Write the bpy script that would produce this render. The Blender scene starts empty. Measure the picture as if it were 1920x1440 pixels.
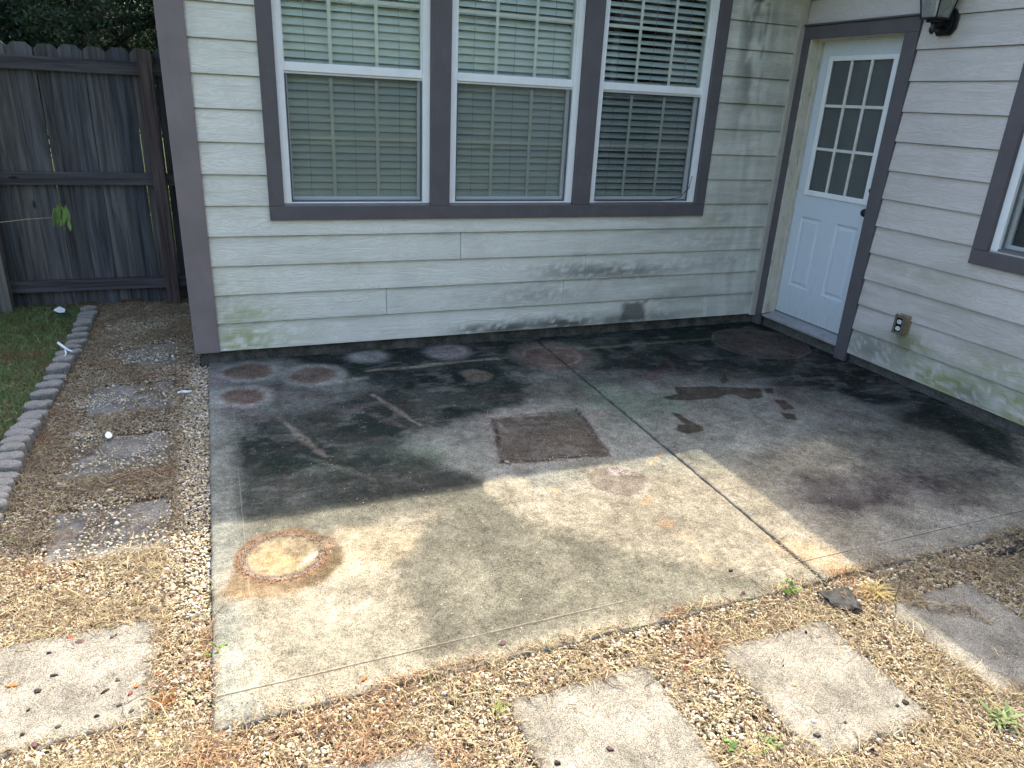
import bpy, math, random
import numpy as np
from mathutils import Matrix, Vector
random.seed(7); rs = np.random.RandomState(11)
S = bpy.context.scene
COL = S.collection
# ------------------------------------------------------------------ camera
FPX = 1351.75
RM = np.array([[0.9292675, -0.3663648, 0.0473151], [-0.0930292, -0.3560489, -0.9298251], [0.3575017, 0.8596546, -0.3649473]])
CP = np.array([-4.080307, -4.626501, 1.539436])
cd = bpy.data.cameras.new('camera'); cam = bpy.data.objects.new('camera', cd); COL.objects.link(cam)
M = Matrix([[RM[0][i], -RM[1][i], -RM[2][i], CP[i]] for i in range(3)] + [[0, 0, 0, 1]])
cam.matrix_world = M
cd.sensor_fit = 'HORIZONTAL'; cd.sensor_width = 36; cd.lens = FPX / 1920 * 36; cd.clip_start = .05; cd.clip_end = 400
S.camera = cam
# ------------------------------------------------------------------ light
EL = math.radians(52.8); AZ = math.radians(45)
w = bpy.data.worlds.new('World'); S.world = w; w.use_nodes = True
nt = w.node_tree; bg = nt.nodes['Background']
sky = nt.nodes.new('ShaderNodeTexSky'); sky.sky_type = 'NISHITA'; sky.sun_disc = False
sky.sun_elevation = EL; sky.sun_rotation = AZ; sky.air_density = 1.0; sky.dust_density = 6.0; sky.ozone_density = .4
nt.links.new(sky.outputs[0], bg.inputs[0]); bg.inputs[1].default_value = 0.15
sl = bpy.data.lights.new('sun', 'SUN'); sl.energy = 2.0; sl.angle = math.radians(.6); sl.color = (1, .87, .66)
so = bpy.data.objects.new('sun', sl); COL.objects.link(so)
sd = Vector((math.sin(AZ) * math.cos(EL), math.cos(AZ) * math.cos(EL), math.sin(EL)))
so.rotation_euler = sd.to_track_quat('Z', 'Y').to_euler(); so.location = sd * 20
S.view_settings.view_transform = 'Standard'; S.view_settings.look = 'None'; S.view_settings.gamma = 1
S.view_settings.exposure = 2.12
try:
    S.cycles.transparent_max_bounces = 12; S.cycles.max_bounces = 6; S.cycles.use_denoising = True
except Exception: pass
ZS = -0.08      # patio top
ZG = -0.10      # gravel top / paver tops
ZB = -0.114     # soil

def px(u, v, z=ZS, axis=2):
    d = RM.T @ np.array([(u - 960) / FPX, (v - 720) / FPX, 1.0]); t = (z - CP[axis]) / d[axis]
    return CP + t * d
# ------------------------------------------------------------------ numpy noise
TAB = rs.rand(256, 256)
def vn(x, y):
    xi = np.floor(x).astype(int); yi = np.floor(y).astype(int); fx = x - xi; fy = y - yi
    fx = fx * fx * (3 - 2 * fx); fy = fy * fy * (3 - 2 * fy)
    a = TAB[xi % 256, yi % 256]; b = TAB[(xi + 1) % 256, yi % 256]; c = TAB[xi % 256, (yi + 1) % 256]; d = TAB[(xi + 1) % 256, (yi + 1) % 256]
    return (a * (1 - fx) + b * fx) * (1 - fy) + (c * (1 - fx) + d * fx) * fy
def fbm(x, y, f=1., o=4, s=0.):
    r = 0; a = .5; t = 0
    for i in range(o):
        r = r + a * vn(x * f + 17.3 * i + s, y * f + 9.1 * i + s * 1.7); t += a; a *= .55; f *= 2.03
    return r / t            # 0..1, mean .5
def sst(a, b, x):
    t = np.clip((x - a) / (b - a), 0, 1); return t * t * (3 - 2 * t)
# ------------------------------------------------------------------ object helpers
def tag(o, label=None, cat=None, group=None, kind=None):
    if label: o['label'] = label
    if cat: o['category'] = cat
    if group: o['group'] = group
    if kind: o['kind'] = kind
    return o
def thing(name, label, cat, loc=(0, 0, 0), group=None):
    o = bpy.data.objects.new(name, None); COL.objects.link(o); o.location = loc; o.empty_display_size = .1
    tag(o, label, cat, group); return o
def link(name, me, mat, parent=None, smooth=False, bevel=0):
    o = bpy.data.objects.new(name, me); COL.objects.link(o)
    if mat is not None and len(me.materials) == 0: me.materials.append(mat)
    if smooth: me.polygons.foreach_set('use_smooth', [True] * len(me.polygons))
    if parent is not None:
        o.parent = parent
        o.matrix_parent_inverse = Matrix.Identity(4)
        if parent.parent is None: o.location = -parent.location
        else: o.location = (0, 0, 0)
    if bevel:
        m = o.modifiers.new('bevel', 'BEVEL'); m.width = bevel; m.segments = 2; m.limit_method = 'ANGLE'
    return o
class MB:
    def __init__(s): s.v = []; s.f = []; s.m = []; s.mi = 0
    def add(s, vs, fs):
        n = len(s.v); s.v += [tuple(map(float, q)) for q in vs]; s.f += [tuple(i + n for i in f) for f in fs]; s.m += [s.mi] * len(fs); return s
    def box(s, x0, x1, y0, y1, z0, z1, R=None, c=None):
        vs = [(x, y, z) for x in (x0, x1) for y in (y0, y1) for z in (z0, z1)]
        if R is not None:
            vs = [tuple((R @ Vector(q)) + Vector(c or (0, 0, 0))) for q in vs]
        return s.add(vs, [(0, 1, 3, 2), (4, 6, 7, 5), (0, 4, 5, 1), (2, 3, 7, 6), (0, 2, 6, 4), (1, 5, 7, 3)])
    def prism(s, pts, ax, a, b):    # pts 2d polygon, extruded along axis ax from a to b
        n = len(pts)
        def mk(p, h):
            return {0: (h, p[0], p[1]), 1: (p[0], h, p[1]), 2: (p[0], p[1], h)}[ax]
        vs = [mk(p, a) for p in pts] + [mk(p, b) for p in pts]
        return s.add(vs, [tuple(range(n)), tuple(range(2 * n - 1, n - 1, -1))] + [(i, i + n, (i + 1) % n + n, (i + 1) % n) for i in range(n)])
    def tube(s, pts, r, n=8):
        P = [Vector(p) for p in pts]; rr = r if hasattr(r, '__len__') else [r] * len(P); vs = []; fs = []
        for i, p in enumerate(P):
            t = (P[min(i + 1, len(P) - 1)] - P[max(i - 1, 0)]).normalized()
            a = t.cross(Vector((0, 0, 1)) if abs(t.z) < .9 else Vector((1, 0, 0))).normalized(); b = t.cross(a)
            for k in range(n):
                an = 2 * math.pi * k / n; vs.append(p + (a * math.cos(an) + b * math.sin(an)) * rr[i])
        for i in range(len(P) - 1):
            for k in range(n): fs.append((i * n + k, i * n + (k + 1) % n, (i + 1) * n + (k + 1) % n, (i + 1) * n + k))
        fs.append(tuple(range(n))[::-1]); fs.append(tuple((len(P) - 1) * n + k for k in range(n)))
        return s.add(vs, fs)
    def build(s, name, mat, parent=None, smooth=False, bevel=0):
        me = bpy.data.meshes.new(name); me.from_pydata(s.v, [], s.f)
        import bmesh
        bm = bmesh.new(); bm.from_mesh(me); bmesh.ops.recalc_face_normals(bm, faces=bm.faces); bm.to_mesh(me); bm.free()
        if isinstance(mat, (list, tuple)):
            for q in mat: me.materials.append(q)
            me.polygons.foreach_set('material_index', s.m)
        return link(name, me, mat if not isinstance(mat, (list, tuple)) else None, parent, smooth, bevel)
def fastmesh(name, V, F, cols=None, uv=None):
    k = F.shape[1]; me = bpy.data.meshes.new(name)
    me.vertices.add(len(V)); me.vertices.foreach_set('co', V.astype(np.float32).ravel())
    me.loops.add(F.size); me.loops.foreach_set('vertex_index', F.astype(np.int32).ravel())
    me.polygons.add(len(F)); me.polygons.foreach_set('loop_start', np.arange(0, F.size, k, dtype=np.int32))
    try: me.polygons.foreach_set('loop_total', np.full(len(F), k, dtype=np.int32))
    except Exception: pass
    if cols is not None:
        a = me.color_attributes.new('tint', 'FLOAT_COLOR', 'POINT')
        a.data.foreach_set('color', np.concatenate([cols, np.ones((len(V), 1))], 1).astype(np.float32).ravel())
    if uv is not None:
        u = me.uv_layers.new(name='UVMap'); u.data.foreach_set('uv', uv[F.ravel()].astype(np.float32).ravel())
    me.update(calc_edges=True); me.validate(); return me
def grid_faces(nu, nv, off=0):
    i = np.arange(nu - 1)[:, None]; j = np.arange(nv - 1)[None, :]
    a = (i * nv + j).ravel() + off
    return np.stack([a, a + nv, a + nv + 1, a + 1], 1)
# ------------------------------------------------------------------ materials
class N:
    def __init__(s, name, rough=.8, spec=.3):
        s.m = bpy.data.materials.new(name); s.m.use_nodes = True; s.t = s.m.node_tree; s.b = s.t.nodes['Principled BSDF']
        s.b.inputs['Roughness'].default_value = rough; s.b.inputs['Specular IOR Level'].default_value = spec
    def n(s, ty, **kw):
        q = s.t.nodes.new(ty)
        for k, v in kw.items():
            if k in q.inputs: s.set(q.inputs[k], v)
            else: setattr(q, k, v)
        return q
    def set(s, i, v):
        if isinstance(v, bpy.types.NodeSocket): s.t.links.new(v, i)
        else:
            if i.type == 'RGBA' and len(v) == 3: v = (*v, 1)
            i.default_value = v
    def co(s, scale=(1, 1, 1), src='Object'):
        tc = s.n('ShaderNodeTexCoord'); mp = s.n('ShaderNodeMapping'); s.set(mp.inputs['Vector'], tc.outputs[src]); mp.inputs['Scale'].default_value = scale
        return mp.outputs[0]
    def noise(s, vec, scale, detail=4, rough=.55, dist=0):
        q = s.n('ShaderNodeTexNoise', Scale=scale, Detail=detail, Roughness=rough, Distortion=dist); s.set(q.inputs['Vector'], vec); return q.outputs['Fac']
    def ramp(s, f, a, b, ca=0, cb=1):
        q = s.n('ShaderNodeMapRange'); q.interpolation_type = 'SMOOTHSTEP'
        for k, v in zip(('Value', 'From Min', 'From Max', 'To Min', 'To Max'), (f, a, b, ca, cb)): s.set(q.inputs[k], v)
        return q.outputs[0]
    def mix(s, f, a, b, mode='MIX'):
        q = s.n('ShaderNodeMix'); q.data_type = 'RGBA'; q.blend_type = mode
        s.set(q.inputs[0], f); s.set(q.inputs[6], a); s.set(q.inputs[7], b); return q.outputs[2]
    def math(s, op, a, b=0.):
        q = s.n('ShaderNodeMath'); q.operation = op; s.set(q.inputs[0], a); s.set(q.inputs[1], b); return q.outputs[0]
    def attr(s, name='tint'):
        q = s.n('ShaderNodeAttribute'); q.attribute_name = name; return q.outputs['Color']
    def col(s, c): s.set(s.b.inputs['Base Color'], c); return s
    def bump(s, h, strength=.5, dist=.002):
        q = s.n('ShaderNodeBump', Strength=strength, Distance=dist); s.set(q.inputs['Height'], h); s.set(s.b.inputs['Normal'], q.outputs[0]); return s
def paint(name, c, rough=.55, var=.12, dirt=None, dirtamt=.3, bump=.15, spec=.4, sc=9):
    m = N(name, rough, spec); v = m.co()
    f = m.ramp(m.noise(v, sc, 5), .3, .7)
    c2 = tuple(max(0, q * (1 - var)) for q in c)
    o = m.mix(f, c, c2)
    if dirt:
        d = m.ramp(m.noise(m.co((1, 1, .35)), 26, 6, .7), .52, .75, 0, dirtamt); o = m.mix(d, o, dirt)
    m.col(o); m.bump(m.noise(v, 220, 3), bump, .001); return m.m
M_TRIM = paint('trim_paint', (.112, .106, .115), .55, .14, (.2, .18, .17), .25)
M_POST = paint('corner_paint', (.225, .195, .197), .6, .16, (.15, .12, .13), .45, sc=5)
M_VINYL = paint('white_vinyl', (.86, .90, .90), .35, .05, (.5, .52, .45), .22)
M_JAMB = paint('jamb_paint', (.62, .59, .48), .5, .12, (.12, .12, .08), .75)
M_CAULK = paint('cream_trim', (.50, .48, .42), .6, .12, (.25, .25, .2), .4)
M_BLACK = paint('black_metal', (.012, .013, .018), .35, .1)
M_TAN = paint('tan_box', (.27, .225, .13), .45, .15, (.12, .12, .06), .5)
M_OUTGREY = paint('box_frame', (.15, .145, .11), .55, .15, (.07, .08, .04), .5)
M_WHITEP = paint('white_plastic', (.8, .8, .78), .4, .05)
M_MUNT = paint('grid_bar', (.92, .93, .92), .45, .05)
M_SLAT = paint('blind_slat', (.86, .92, .95), .45, .05)
M_CORD = paint('blind_cord', (.38, .40, .40), .7, .1)
M_ROOM = paint('room_wall', (.16, .15, .14), .9, .1)
M_SILL = paint('threshold_metal', (.34, .35, .36), .45, .2, (.06, .06, .05), .6)
M_SOFF = paint('soffit_paint', (.55, .53, .49), .7, .1)
M_CABLE = paint('black_cable', (.015, .015, .017), .5, .1)
m = N('door_paint', .38, .45); v = m.co()
sg = m.ramp(m.noise(m.co((1, 40, 2.2)), 3.0, 6, .7), .48, .72)
zz = m.n('ShaderNodeSeparateXYZ'); m.set(zz.inputs[0], m.co()); low = m.ramp(zz.outputs[2], .6, .08, 0, .55)
c = m.mix(m.math('MULTIPLY', sg, low), (.62, .70, .76), (.24, .25, .19))
c = m.mix(m.ramp(zz.outputs[2], .35, .06, 0, .35), c, (.42, .47, .45))
c = m.mix(m.ramp(m.noise(v, 60, 3), .66, .74, 0, .5), c, (.3, .31, .28)); m.col(c); m.bump(m.noise(v, 150, 2), .08, .001); M_DOOR = m.m
m = N('shingle', .95); c = m.mix(m.ramp(m.noise(m.co(), 30, 4), .3, .7), (.06, .055, .05), (.13, .12, .11)); M_ROOF = m.col(c).m
def glassmat(name, tint=(1, 1, 1), dark=0., dc=(.05, .06, .065), refl=1.0, ior=1.42):
    m = bpy.data.materials.new(name); m.use_nodes = True; t = m.node_tree; t.nodes.clear()
    o = t.nodes.new('ShaderNodeOutputMaterial'); tr = t.nodes.new('ShaderNodeBsdfTransparent'); tr.inputs[0].default_value = (*tint, 1)
    g = t.nodes.new('ShaderNodeBsdfGlossy'); g.inputs['Roughness'].default_value = .02; g.inputs[0].default_value = (refl, refl, refl, 1)
    f = t.nodes.new('ShaderNodeFresnel'); f.inputs[0].default_value = ior
    x = t.nodes.new('ShaderNodeMixShader'); t.links.new(f.outputs[0], x.inputs[0]); t.links.new(tr.outputs[0], x.inputs[1]); t.links.new(g.outputs[0], x.inputs[2])
    last = x
    if dark:
        d = t.nodes.new('ShaderNodeBsdfDiffuse'); d.inputs[0].default_value = (*dc, 1)
        y = t.nodes.new('ShaderNodeMixShader'); y.inputs[0].default_value = dark; t.links.new(x.outputs[0], y.inputs[1]); t.links.new(d.outputs[0], y.inputs[2]); last = y
    t.links.new(last.outputs[0], o.inputs[0]); return m
M_GLASS = glassmat('window_glass', (.97, 1, .98))
M_DGLASS = glassmat('door_glass', (.6, .65, .62), .42, (.21, .24, .24))
M_LGLASS = glassmat('lamp_glass', (.9, .93, .9), .35, (.5, .53, .5), ior=1.5)
m = bpy.data.materials.new('insect_screen'); m.use_nodes = True; t = m.node_tree; t.nodes.clear()
o = t.nodes.new('ShaderNodeOutputMaterial'); tr = t.nodes.new('ShaderNodeBsdfTransparent'); d = t.nodes.new('ShaderNodeBsdfDiffuse'); d.inputs[0].default_value = (.075, .09, .10, 1)
x = t.nodes.new('ShaderNodeMixShader'); x.inputs[0].default_value = .17; t.links.new(tr.outputs[0], x.inputs[1]); t.links.new(d.outputs[0], x.inputs[2]); t.links.new(x.outputs[0], o.inputs[0]); M_SCREEN = m
# siding: vertex tint holds dirt, mildew and a painted lap shadow line; grain from UV (metres)
m = N('fibre_cement_siding', .62, .3); uvn = m.co((1, 1, 1), 'UV')
n1 = m.noise(m.co((1.3, 9, 1), 'UV'), 1.6, 3, .5, .6)
iso = m.n('ShaderNodeMath'); iso.operation = 'PINGPONG'; m.set(iso.inputs[0], m.math('MULTIPLY', n1, 30.)); iso.inputs[1].default_value = 1
fine = m.noise(m.co((6, 260, 1), 'UV'), 1.0, 3, .6)
h = m.math('ADD', m.math('MULTIPLY', m.ramp(iso.outputs[0], .15, .6), .7), m.math('MULTIPLY', fine, .5))
c = m.mix(m.ramp(h, .2, 1.1, .10, 0), m.attr(), (.2, .2, .2)); m.col(c); m.bump(h, .8, .0018); M_SIDE = m.m
# concrete patio: tint + grain + scored lines
def concrete(name, attr=True, base=(.3, .28, .24), spk=.36):
    m = N(name, .95, .06); v = m.co()
    c = m.attr() if attr else m.mix(m.ramp(m.noise(v, 4.5, 5, .6), .3, .72), base, tuple(q * .55 for q in base)); c = m.mix(m.ramp(m.noise(v, 13, 6, .75), .52, .72, 0, .55), c, (.10, .092, .078))
    g1 = m.noise(v, 270, 1, .5); g2 = m.noise(v, 75, 3, .7); g3 = m.noise(v, 22, 5, .7)
    sp = m.math('ADD', m.ramp(g1, .32, .68, 1 - spk * 1.05, 1 + spk * 1.05), m.ramp(g2, .33, .67, -spk * .5, spk * .5))
    sp = m.math('ADD', sp, m.ramp(g3, .3, .7, -.12, .12)); sp = m.math('ADD', sp, m.ramp(m.noise(v, 6, 9, .72, 1.8), .35, .65, -.13, .13))
    rgb = m.n('ShaderNodeCombineColor')
    for i in range(3): m.set(rgb.inputs[i], sp)
    c = m.mix(1.0, c, rgb.outputs[0], 'MULTIPLY')
    vo = m.n('ShaderNodeTexVoronoi', Scale=55.0); m.set(vo.inputs['Vector'], v)
    vc = m.n('ShaderNodeSeparateColor'); m.set(vc.inputs[0], vo.outputs['Color'])
    dots = m.math('MULTIPLY', m.ramp(vo.outputs['Distance'], .17, .08), m.ramp(vc.outputs[0], .93, .94))
    c = m.mix(m.math('MULTIPLY', dots, .65), c, (.55, .53, .47))
    dd = m.math('MULTIPLY', m.ramp(vo.outputs['Distance'], .2, .1), m.ramp(vc.outputs[1], .95, .96))
    c = m.mix(m.math('MULTIPLY', dd, .5), c, (.05, .045, .04))
    if attr:
        xyz = m.n('ShaderNodeSeparateXYZ'); m.set(xyz.inputs[0], v)
        wob = m.math('MULTIPLY', m.math('SUBTRACT', m.noise(v, 3, 3), .5), .012)
        def line(axis, pos, w_, amt, thr):
            dist = m.math('ABSOLUTE', m.math('ADD', m.math('SUBTRACT', xyz.outputs[axis], pos), wob))
            return m.math('MULTIPLY', m.ramp(dist, w_, w_ * .3), m.ramp(m.noise(v, 1.7, 3), thr, thr + .1, 0, amt))
        c = m.mix(line(0, -4.10, .0022, .22, .42), c, (.34, .33, .29))
        c = m.mix(line(1, -2.868, .0036, .9, .44), c, (.05, .045, .04))
        c = m.mix(line(1, -2.861, .002, .22, .40), c, (.5, .45, .36))
    m.col(c); m.bump(m.math('ADD', g1, g2), .2, .0016); return m.m
M_CONC = concrete('patio_concrete')
M_PAVER = concrete('paver_concrete', False, (.232, .224, .196), .42)
M_PAVOLD = concrete('old_paver_concrete', False, (.23, .23, .215), .3)
M_EDGE = concrete('edging_concrete', False, (.26, .255, .235), .35)
m = N('foundation_concrete', .95, .05); v = m.co(); c = m.mix(m.ramp(m.noise(v, 7, 6, .7), .38, .7), (.028, .032, .024), (.13, .125, .115)); c = m.mix(m.ramp(m.noise(v, 160, 3), .4, .7, 0, .5), c, (.2, .19, .17)); m.col(c); m.bump(m.noise(v, 90, 4), .5, .004); M_FOUND = m.m
m = N('soil', .95, .1); v = m.co(); xyz = m.n('ShaderNodeSeparateXYZ'); m.set(xyz.inputs[0], v)
c = m.mix(m.ramp(m.noise(v, 60, 5, .7), .3, .7), (.045, .032, .022), (.16, .12, .08))
gr = m.mix(m.ramp(m.noise(v, 12, 6, .7), .3, .7), (.03, .05, .012), (.06, .07, .02))
msk = m.math('MAXIMUM', m.ramp(xyz.outputs[0], -5.15, -5.4), m.math('MAXIMUM', m.ramp(xyz.outputs[1], 2.0, 2.4), m.ramp(xyz.outputs[1], -5.4, -5.9)))
m.col(m.mix(msk, c, gr)); m.bump(m.noise(v, 140, 4), .8, .01); M_SOIL = m.m
def tinted(name, rough=.7, spec=.3, trans=0):
    m = N(name, rough, spec); m.col(m.attr())
    if trans:
        m.b.inputs['Subsurface Weight'].default_value = 0
        tl = m.n('ShaderNodeBsdfTranslucent'); m.set(tl.inputs[0], m.attr()); mx = m.n('ShaderNodeMixShader'); mx.inputs[0].default_value = trans
        out = m.t.nodes['Material Output']; m.t.links.new(m.b.outputs[0], mx.inputs[1]); m.t.links.new(tl.outputs[0], mx.inputs[2]); m.t.links.new(mx.outputs[0], out.inputs[0])
    return m.m
M_PEB = tinted('pebble', .6, .35); M_STRAW = tinted('straw', .65, .3, .2); M_LEAF = tinted('leaf', .6, .2, .3)
m = N('weathered_wood', .95, .04); v = m.co((1, 1, 1), 'UV')
g = m.noise(m.co((20, .8, 1), 'UV'), 1.6, 7, .68, .5); g2 = m.noise(m.co((7, .8, 1), 'UV'), 1.2, 4, .6, .9)
kn = m.n('ShaderNodeTexVoronoi', Scale=2.2); m.set(kn.inputs['Vector'], m.co((2.6, .9, 1), 'UV'))
c = m.mix(m.ramp(g, .30, .72), (.45, .45, .45), (1.35, 1.33, 1.3)); c = m.mix(1.0, c, m.attr(), 'MULTIPLY')
c = m.mix(m.ramp(g2, .50, .78, 0, .65), c, (.012, .013, .016)); c = m.mix(m.ramp(kn.outputs['Distance'], .085, .04, 0, .8), c, (.02, .015, .014))
m.col(c); m.bump(g, .5, .002); M_WOOD = m.m
m = N('bark', .9, .1); v = m.co((6, 6, 1.2)); c = m.mix(m.ramp(m.noise(v, 6, 6, .7), .35, .65), (.03, .022, .017), (.11, .085, .065)); m.col(c); m.bump(m.noise(v, 8, 5), 1, .01); M_BARK = m.m
m = N('landscape_fabric', .7, .3); v = m.co(); m.col(m.mix(m.ramp(m.noise(v, 40, 4), .4, .7), (.010, .011, .014), (.03, .032, .038))); m.bump(m.noise(v, 30, 3), .5, .004); M_FAB = m.m
def chipmat(name, c): return paint(name, c, .85, .4, bump=.5, sc=60)
M_CHIP = chipmat('dark_bark', (.035, .026, .026)); M_CHIPR = chipmat('red_bark', (.22, .07, .045)); M_CHIPO = chipmat('orange_leaf', (.42, .16, .05)); M_CHIPG = chipmat('grey_bark', (.10, .095, .09)); M_CHIPP = chipmat('purple_brown_chip', (.10, .06, .06)); M_CHIPY = chipmat('yellow_stone', (.6, .5, .2))

# ------------------------------------------------------------------ ground
me = fastmesh('ground', np.array([(-80, -80, ZB), (80, -80, ZB), (80, 80, ZB), (-80, 80, ZB)], float), np.array([[0, 1, 2, 3]]))
tag(link('ground', me, M_SOIL), kind='structure')

# ------------------------------------------------------------------ patio
def sdpoly(x, y, P):
    P = np.array(P); d = np.full(x.shape, 1e9); ins = np.zeros(x.shape, bool); n = len(P)
    for i in range(n):
        a = P[i]; b = P[(i + 1) % n]; e = b - a; wx = x - a[0]; wy = y - a[1]
        t = np.clip((wx * e[0] + wy * e[1]) / (e @ e), 0, 1)
        d = np.minimum(d, np.hypot(wx - e[0] * t, wy - e[1] * t))
        cr = ((a[1] > y) != (b[1] > y)) & (x < (b[0] - a[0]) * (y - a[1]) / (b[1] - a[1] + 1e-12) + a[0]); ins ^= cr
    return np.where(ins, -d, d)
def W(u, v): q = px(u, v); return q[:2]
def patio_colour(x, y):
    n1 = fbm(x, y, 2.2, 5, 3); n2 = fbm(x, y, 9, 4, 8); n3 = fbm(x, y, 45, 3, 1); n4 = fbm(x, y, 4.5, 5, 21)
    wx = x + (fbm(x, y, 5, 4, 31) - .5) * .16; wy = y + (fbm(x, y, 5, 4, 57) - .5) * .16
    C = np.zeros(x.shape + (3,)) + np.array([.24, .222, .175])
    def mix(mask, col, col2=None):
        nonlocal C
        mask = np.clip(mask, 0, 1)[..., None]; C = C * (1 - mask) + np.array(col) * mask
    def poly(pts, soft=.05, warp=1., amt=1., grain=.35):
        X = x + (wx - x) * warp; Y = y + (wy - y) * warp
        s = sdpoly(X, Y, [W(*p) for p in pts]); s = s + (n3 - .5) * soft * grain * 2
        return sst(soft, -soft, s) * amt
    def circ(u, v, r, soft=.015, amt=1., ay=1., rw=.02):
        c = W(u, v); R = np.hypot(*(W(u + r, v) - c)); d = np.hypot(x - c[0], (y - c[1]) / ay)
        return sst(soft, -soft, d - R + (n2 - .5) * rw * 2) * amt
    def ring(u, v, r, wd, amt=1., soft=.012):
        c = W(u, v); R = np.hypot(*(W(u + r, v) - c)); d = np.hypot(x - c[0], y - c[1]) + (n2 - .5) * .04
        return sst(wd, wd * .3, np.abs(d - R)) * amt * sst(.25, .6, n2 + .15)
    def strk(u0, v0, u1, v1, wd, amt=1., nz=.4):
        a = W(u0, v0); b = W(u1, v1); e = b - a; X = x + (wx - x) * .35; Y = y + (wy - y) * .35
        t = np.clip(((X - a[0]) * e[0] + (Y - a[1]) * e[1]) / (e @ e), 0, 1); d = np.hypot(X - a[0] - e[0] * t, Y - a[1] - e[1] * t)
        d = d + (n2 - .5) * wd * 1.1 + (n3 - .5) * wd * .7; return sst(wd, wd * .1, d) * amt * (1 - nz + nz * 2 * np.clip(n4, 0, 1)) * (.55 + .45 * sst(.35, .55, n3))
    dark = [.012, .020, .019]; grey = [.135, .15, .138]; mid = [.09, .10, .092]
    # broad tones: mildewed half near the house, cleaner outer half
    mix(sst(.35, .7, n1) * .35, [.26, .25, .21])
    mix(sst(-2.2, -1.7, y + (n1 - .5) * .5) * .92, grey)
    # grey patches in the sunny half
    mix(poly([(735, 1010), (800, 985), (880, 905), (1020, 985), (1180, 1030), (1330, 1065), (1450, 1085), (1500, 1110), (1330, 1130), (1140, 1165), (950, 1215), (790, 1235), (770, 1150), (745, 1080), (735, 1060)], .06, .6, .78), [.095, .098, .08])
    mix(poly([(395, 980), (905, 895), (905, 935), (700, 985), (600, 1000), (500, 1000), (430, 1050), (400, 1060)], .05, .6, .85), [.12, .122, .10])
    mix(poly([(560, 1170), (720, 1130), (760, 1200), (780, 1235), (620, 1270), (500, 1265)], .09, .8, .5), [.15, .15, .12])
    mix(poly([(400, 1060), (450, 1060), (480, 1200), (450, 1330), (415, 1340)], .08, .8, .5), [.19, .19, .15])
    mix(poly([(630, 985), (790, 990), (770, 1040), (720, 1070), (620, 1080)], .03, .4, .6), [.36, .31, .22])
    mix(poly([(1230, 920), (1360, 960), (1450, 1030), (1330, 1040), (1230, 990)], .1, 1, .4), [.17, .16, .13])
    # dark mildew masses in the shade, left one ending at the cast shadow edge
    mix(poly([(440, 660), (700, 645), (1000, 612), (1400, 590), (1480, 600), (1920, 830), (1920, 880), (1700, 775), (1500, 740), (1250, 700), (1080, 690), (1000, 690), (900, 720), (960, 760), (860, 775), (700, 720), (560, 675)], .09, 1, .93), dark)
    mix(poly([(430, 820), (470, 790), (640, 750), (700, 730), (900, 690), (1000, 720), (980, 765), (850, 790), (760, 820), (800, 860), (905, 880), (905, 930), (760, 950), (600, 1000), (420, 1010), (415, 900)], .08, 1, .93) * sst(-1.985, -1.925, y + (n3 - .5) * .02), dark)
    band = sst(-1.965, -1.94, y + (n3 - .5) * .012) * sst(-1.45, -1.75, y) * sst(-2.98, -3.12, x + (n2 - .5) * .1) * sst(-4.14, -4.04, x + (n2 - .5) * .08)  # dark band painted up to the cast shadow line to crispen its edge
    mix(band * .8, [.040, .044, .040])
    mix(poly([(395, 700), (560, 720), (700, 735), (560, 775), (430, 800), (395, 780)], .08, .7, .7), mid)
    mix(poly([(1100, 690), (1400, 700), (1560, 750), (1450, 760), (1250, 740), (1120, 730)], .12, 1, .75), [.06, .066, .062])
    mix(poly([(1340, 760), (1500, 720), (1700, 770), (1920, 850), (1920, 880), (1800, 850), (1650, 830), (1500, 790)], .10, 1, .55), [.045, .055, .05])
    mix(poly([(1460, 640), (1560, 680), (1700, 745), (1860, 830), (1900, 870), (1790, 820), (1680, 790), (1560, 730), (1470, 690)], .04, 1, .75), [.014, .018, .018])
    mix(poly([(1560, 840), (1700, 820), (1900, 880), (1920, 930), (1750, 900), (1620, 880)], .1, 1, .5), [.075, .085, .08])
    mix(poly([(1455, 895), (1560, 890), (1700, 880), (1850, 930), (1800, 960), (1650, 955), (1560, 960), (1470, 920)], .10, 1, .55), [.065, .058, .07])
    mix(poly([(1500, 940), (1600, 930), (1720, 890), (1850, 880), (1830, 905), (1700, 925), (1600, 955)], .09, 1.6, .75) * sst(.25, .5, n2), [.028, .022, .026])
    mix(poly([(1530, 930), (1650, 930), (1640, 970), (1560, 975)], .09, 1.3, .7) * sst(.42, .6, n3), [.03, .028, .03])
    mix(strk(1780, 945, 1850, 938, .03, .5) * sst(.35, .6, n3), [.05, .04, .044])
    mix(poly([(1620, 1000), (1720, 1030), (1640, 1070), (1590, 1040)], .07, 1.2, .45) * sst(.35, .6, n3), [.06, .05, .04])
    mix(sst(.5, .72, n4) * .45 * sst(-2.0, -1.6, y), [.075, .085, .075]); mix(sst(.58, .7, fbm(x * 1.0, y * 2.2, 7, 5, 140)) * .4 * sst(-2.0, -1.6, y), [.14, .15, .14]); mix(sst(.55, .7, fbm(x, y, 6, 5, 150)) * .4 * sst(-2.0, -1.6, y), [.05, .045, .04])
    # light areas
    mix(poly([(780, 830), (900, 775), (1100, 750), (1210, 790), (1300, 845), (1220, 850), (920, 900), (850, 870)], .07, 1, .75), [.19, .20, .185])
    mix(poly([(1110, 725), (1240, 705), (1420, 715), (1520, 770), (1560, 815), (1400, 850), (1300, 840), (1200, 790)], .09, 1, .75), [.18, .19, .175])
    mix(poly([(1700, 700 + 60), (1640, 760), (1560, 740), (1480, 735), (1530, 790), (1650, 810)], .08, 1, .5), [.2, .2, .185])
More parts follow.
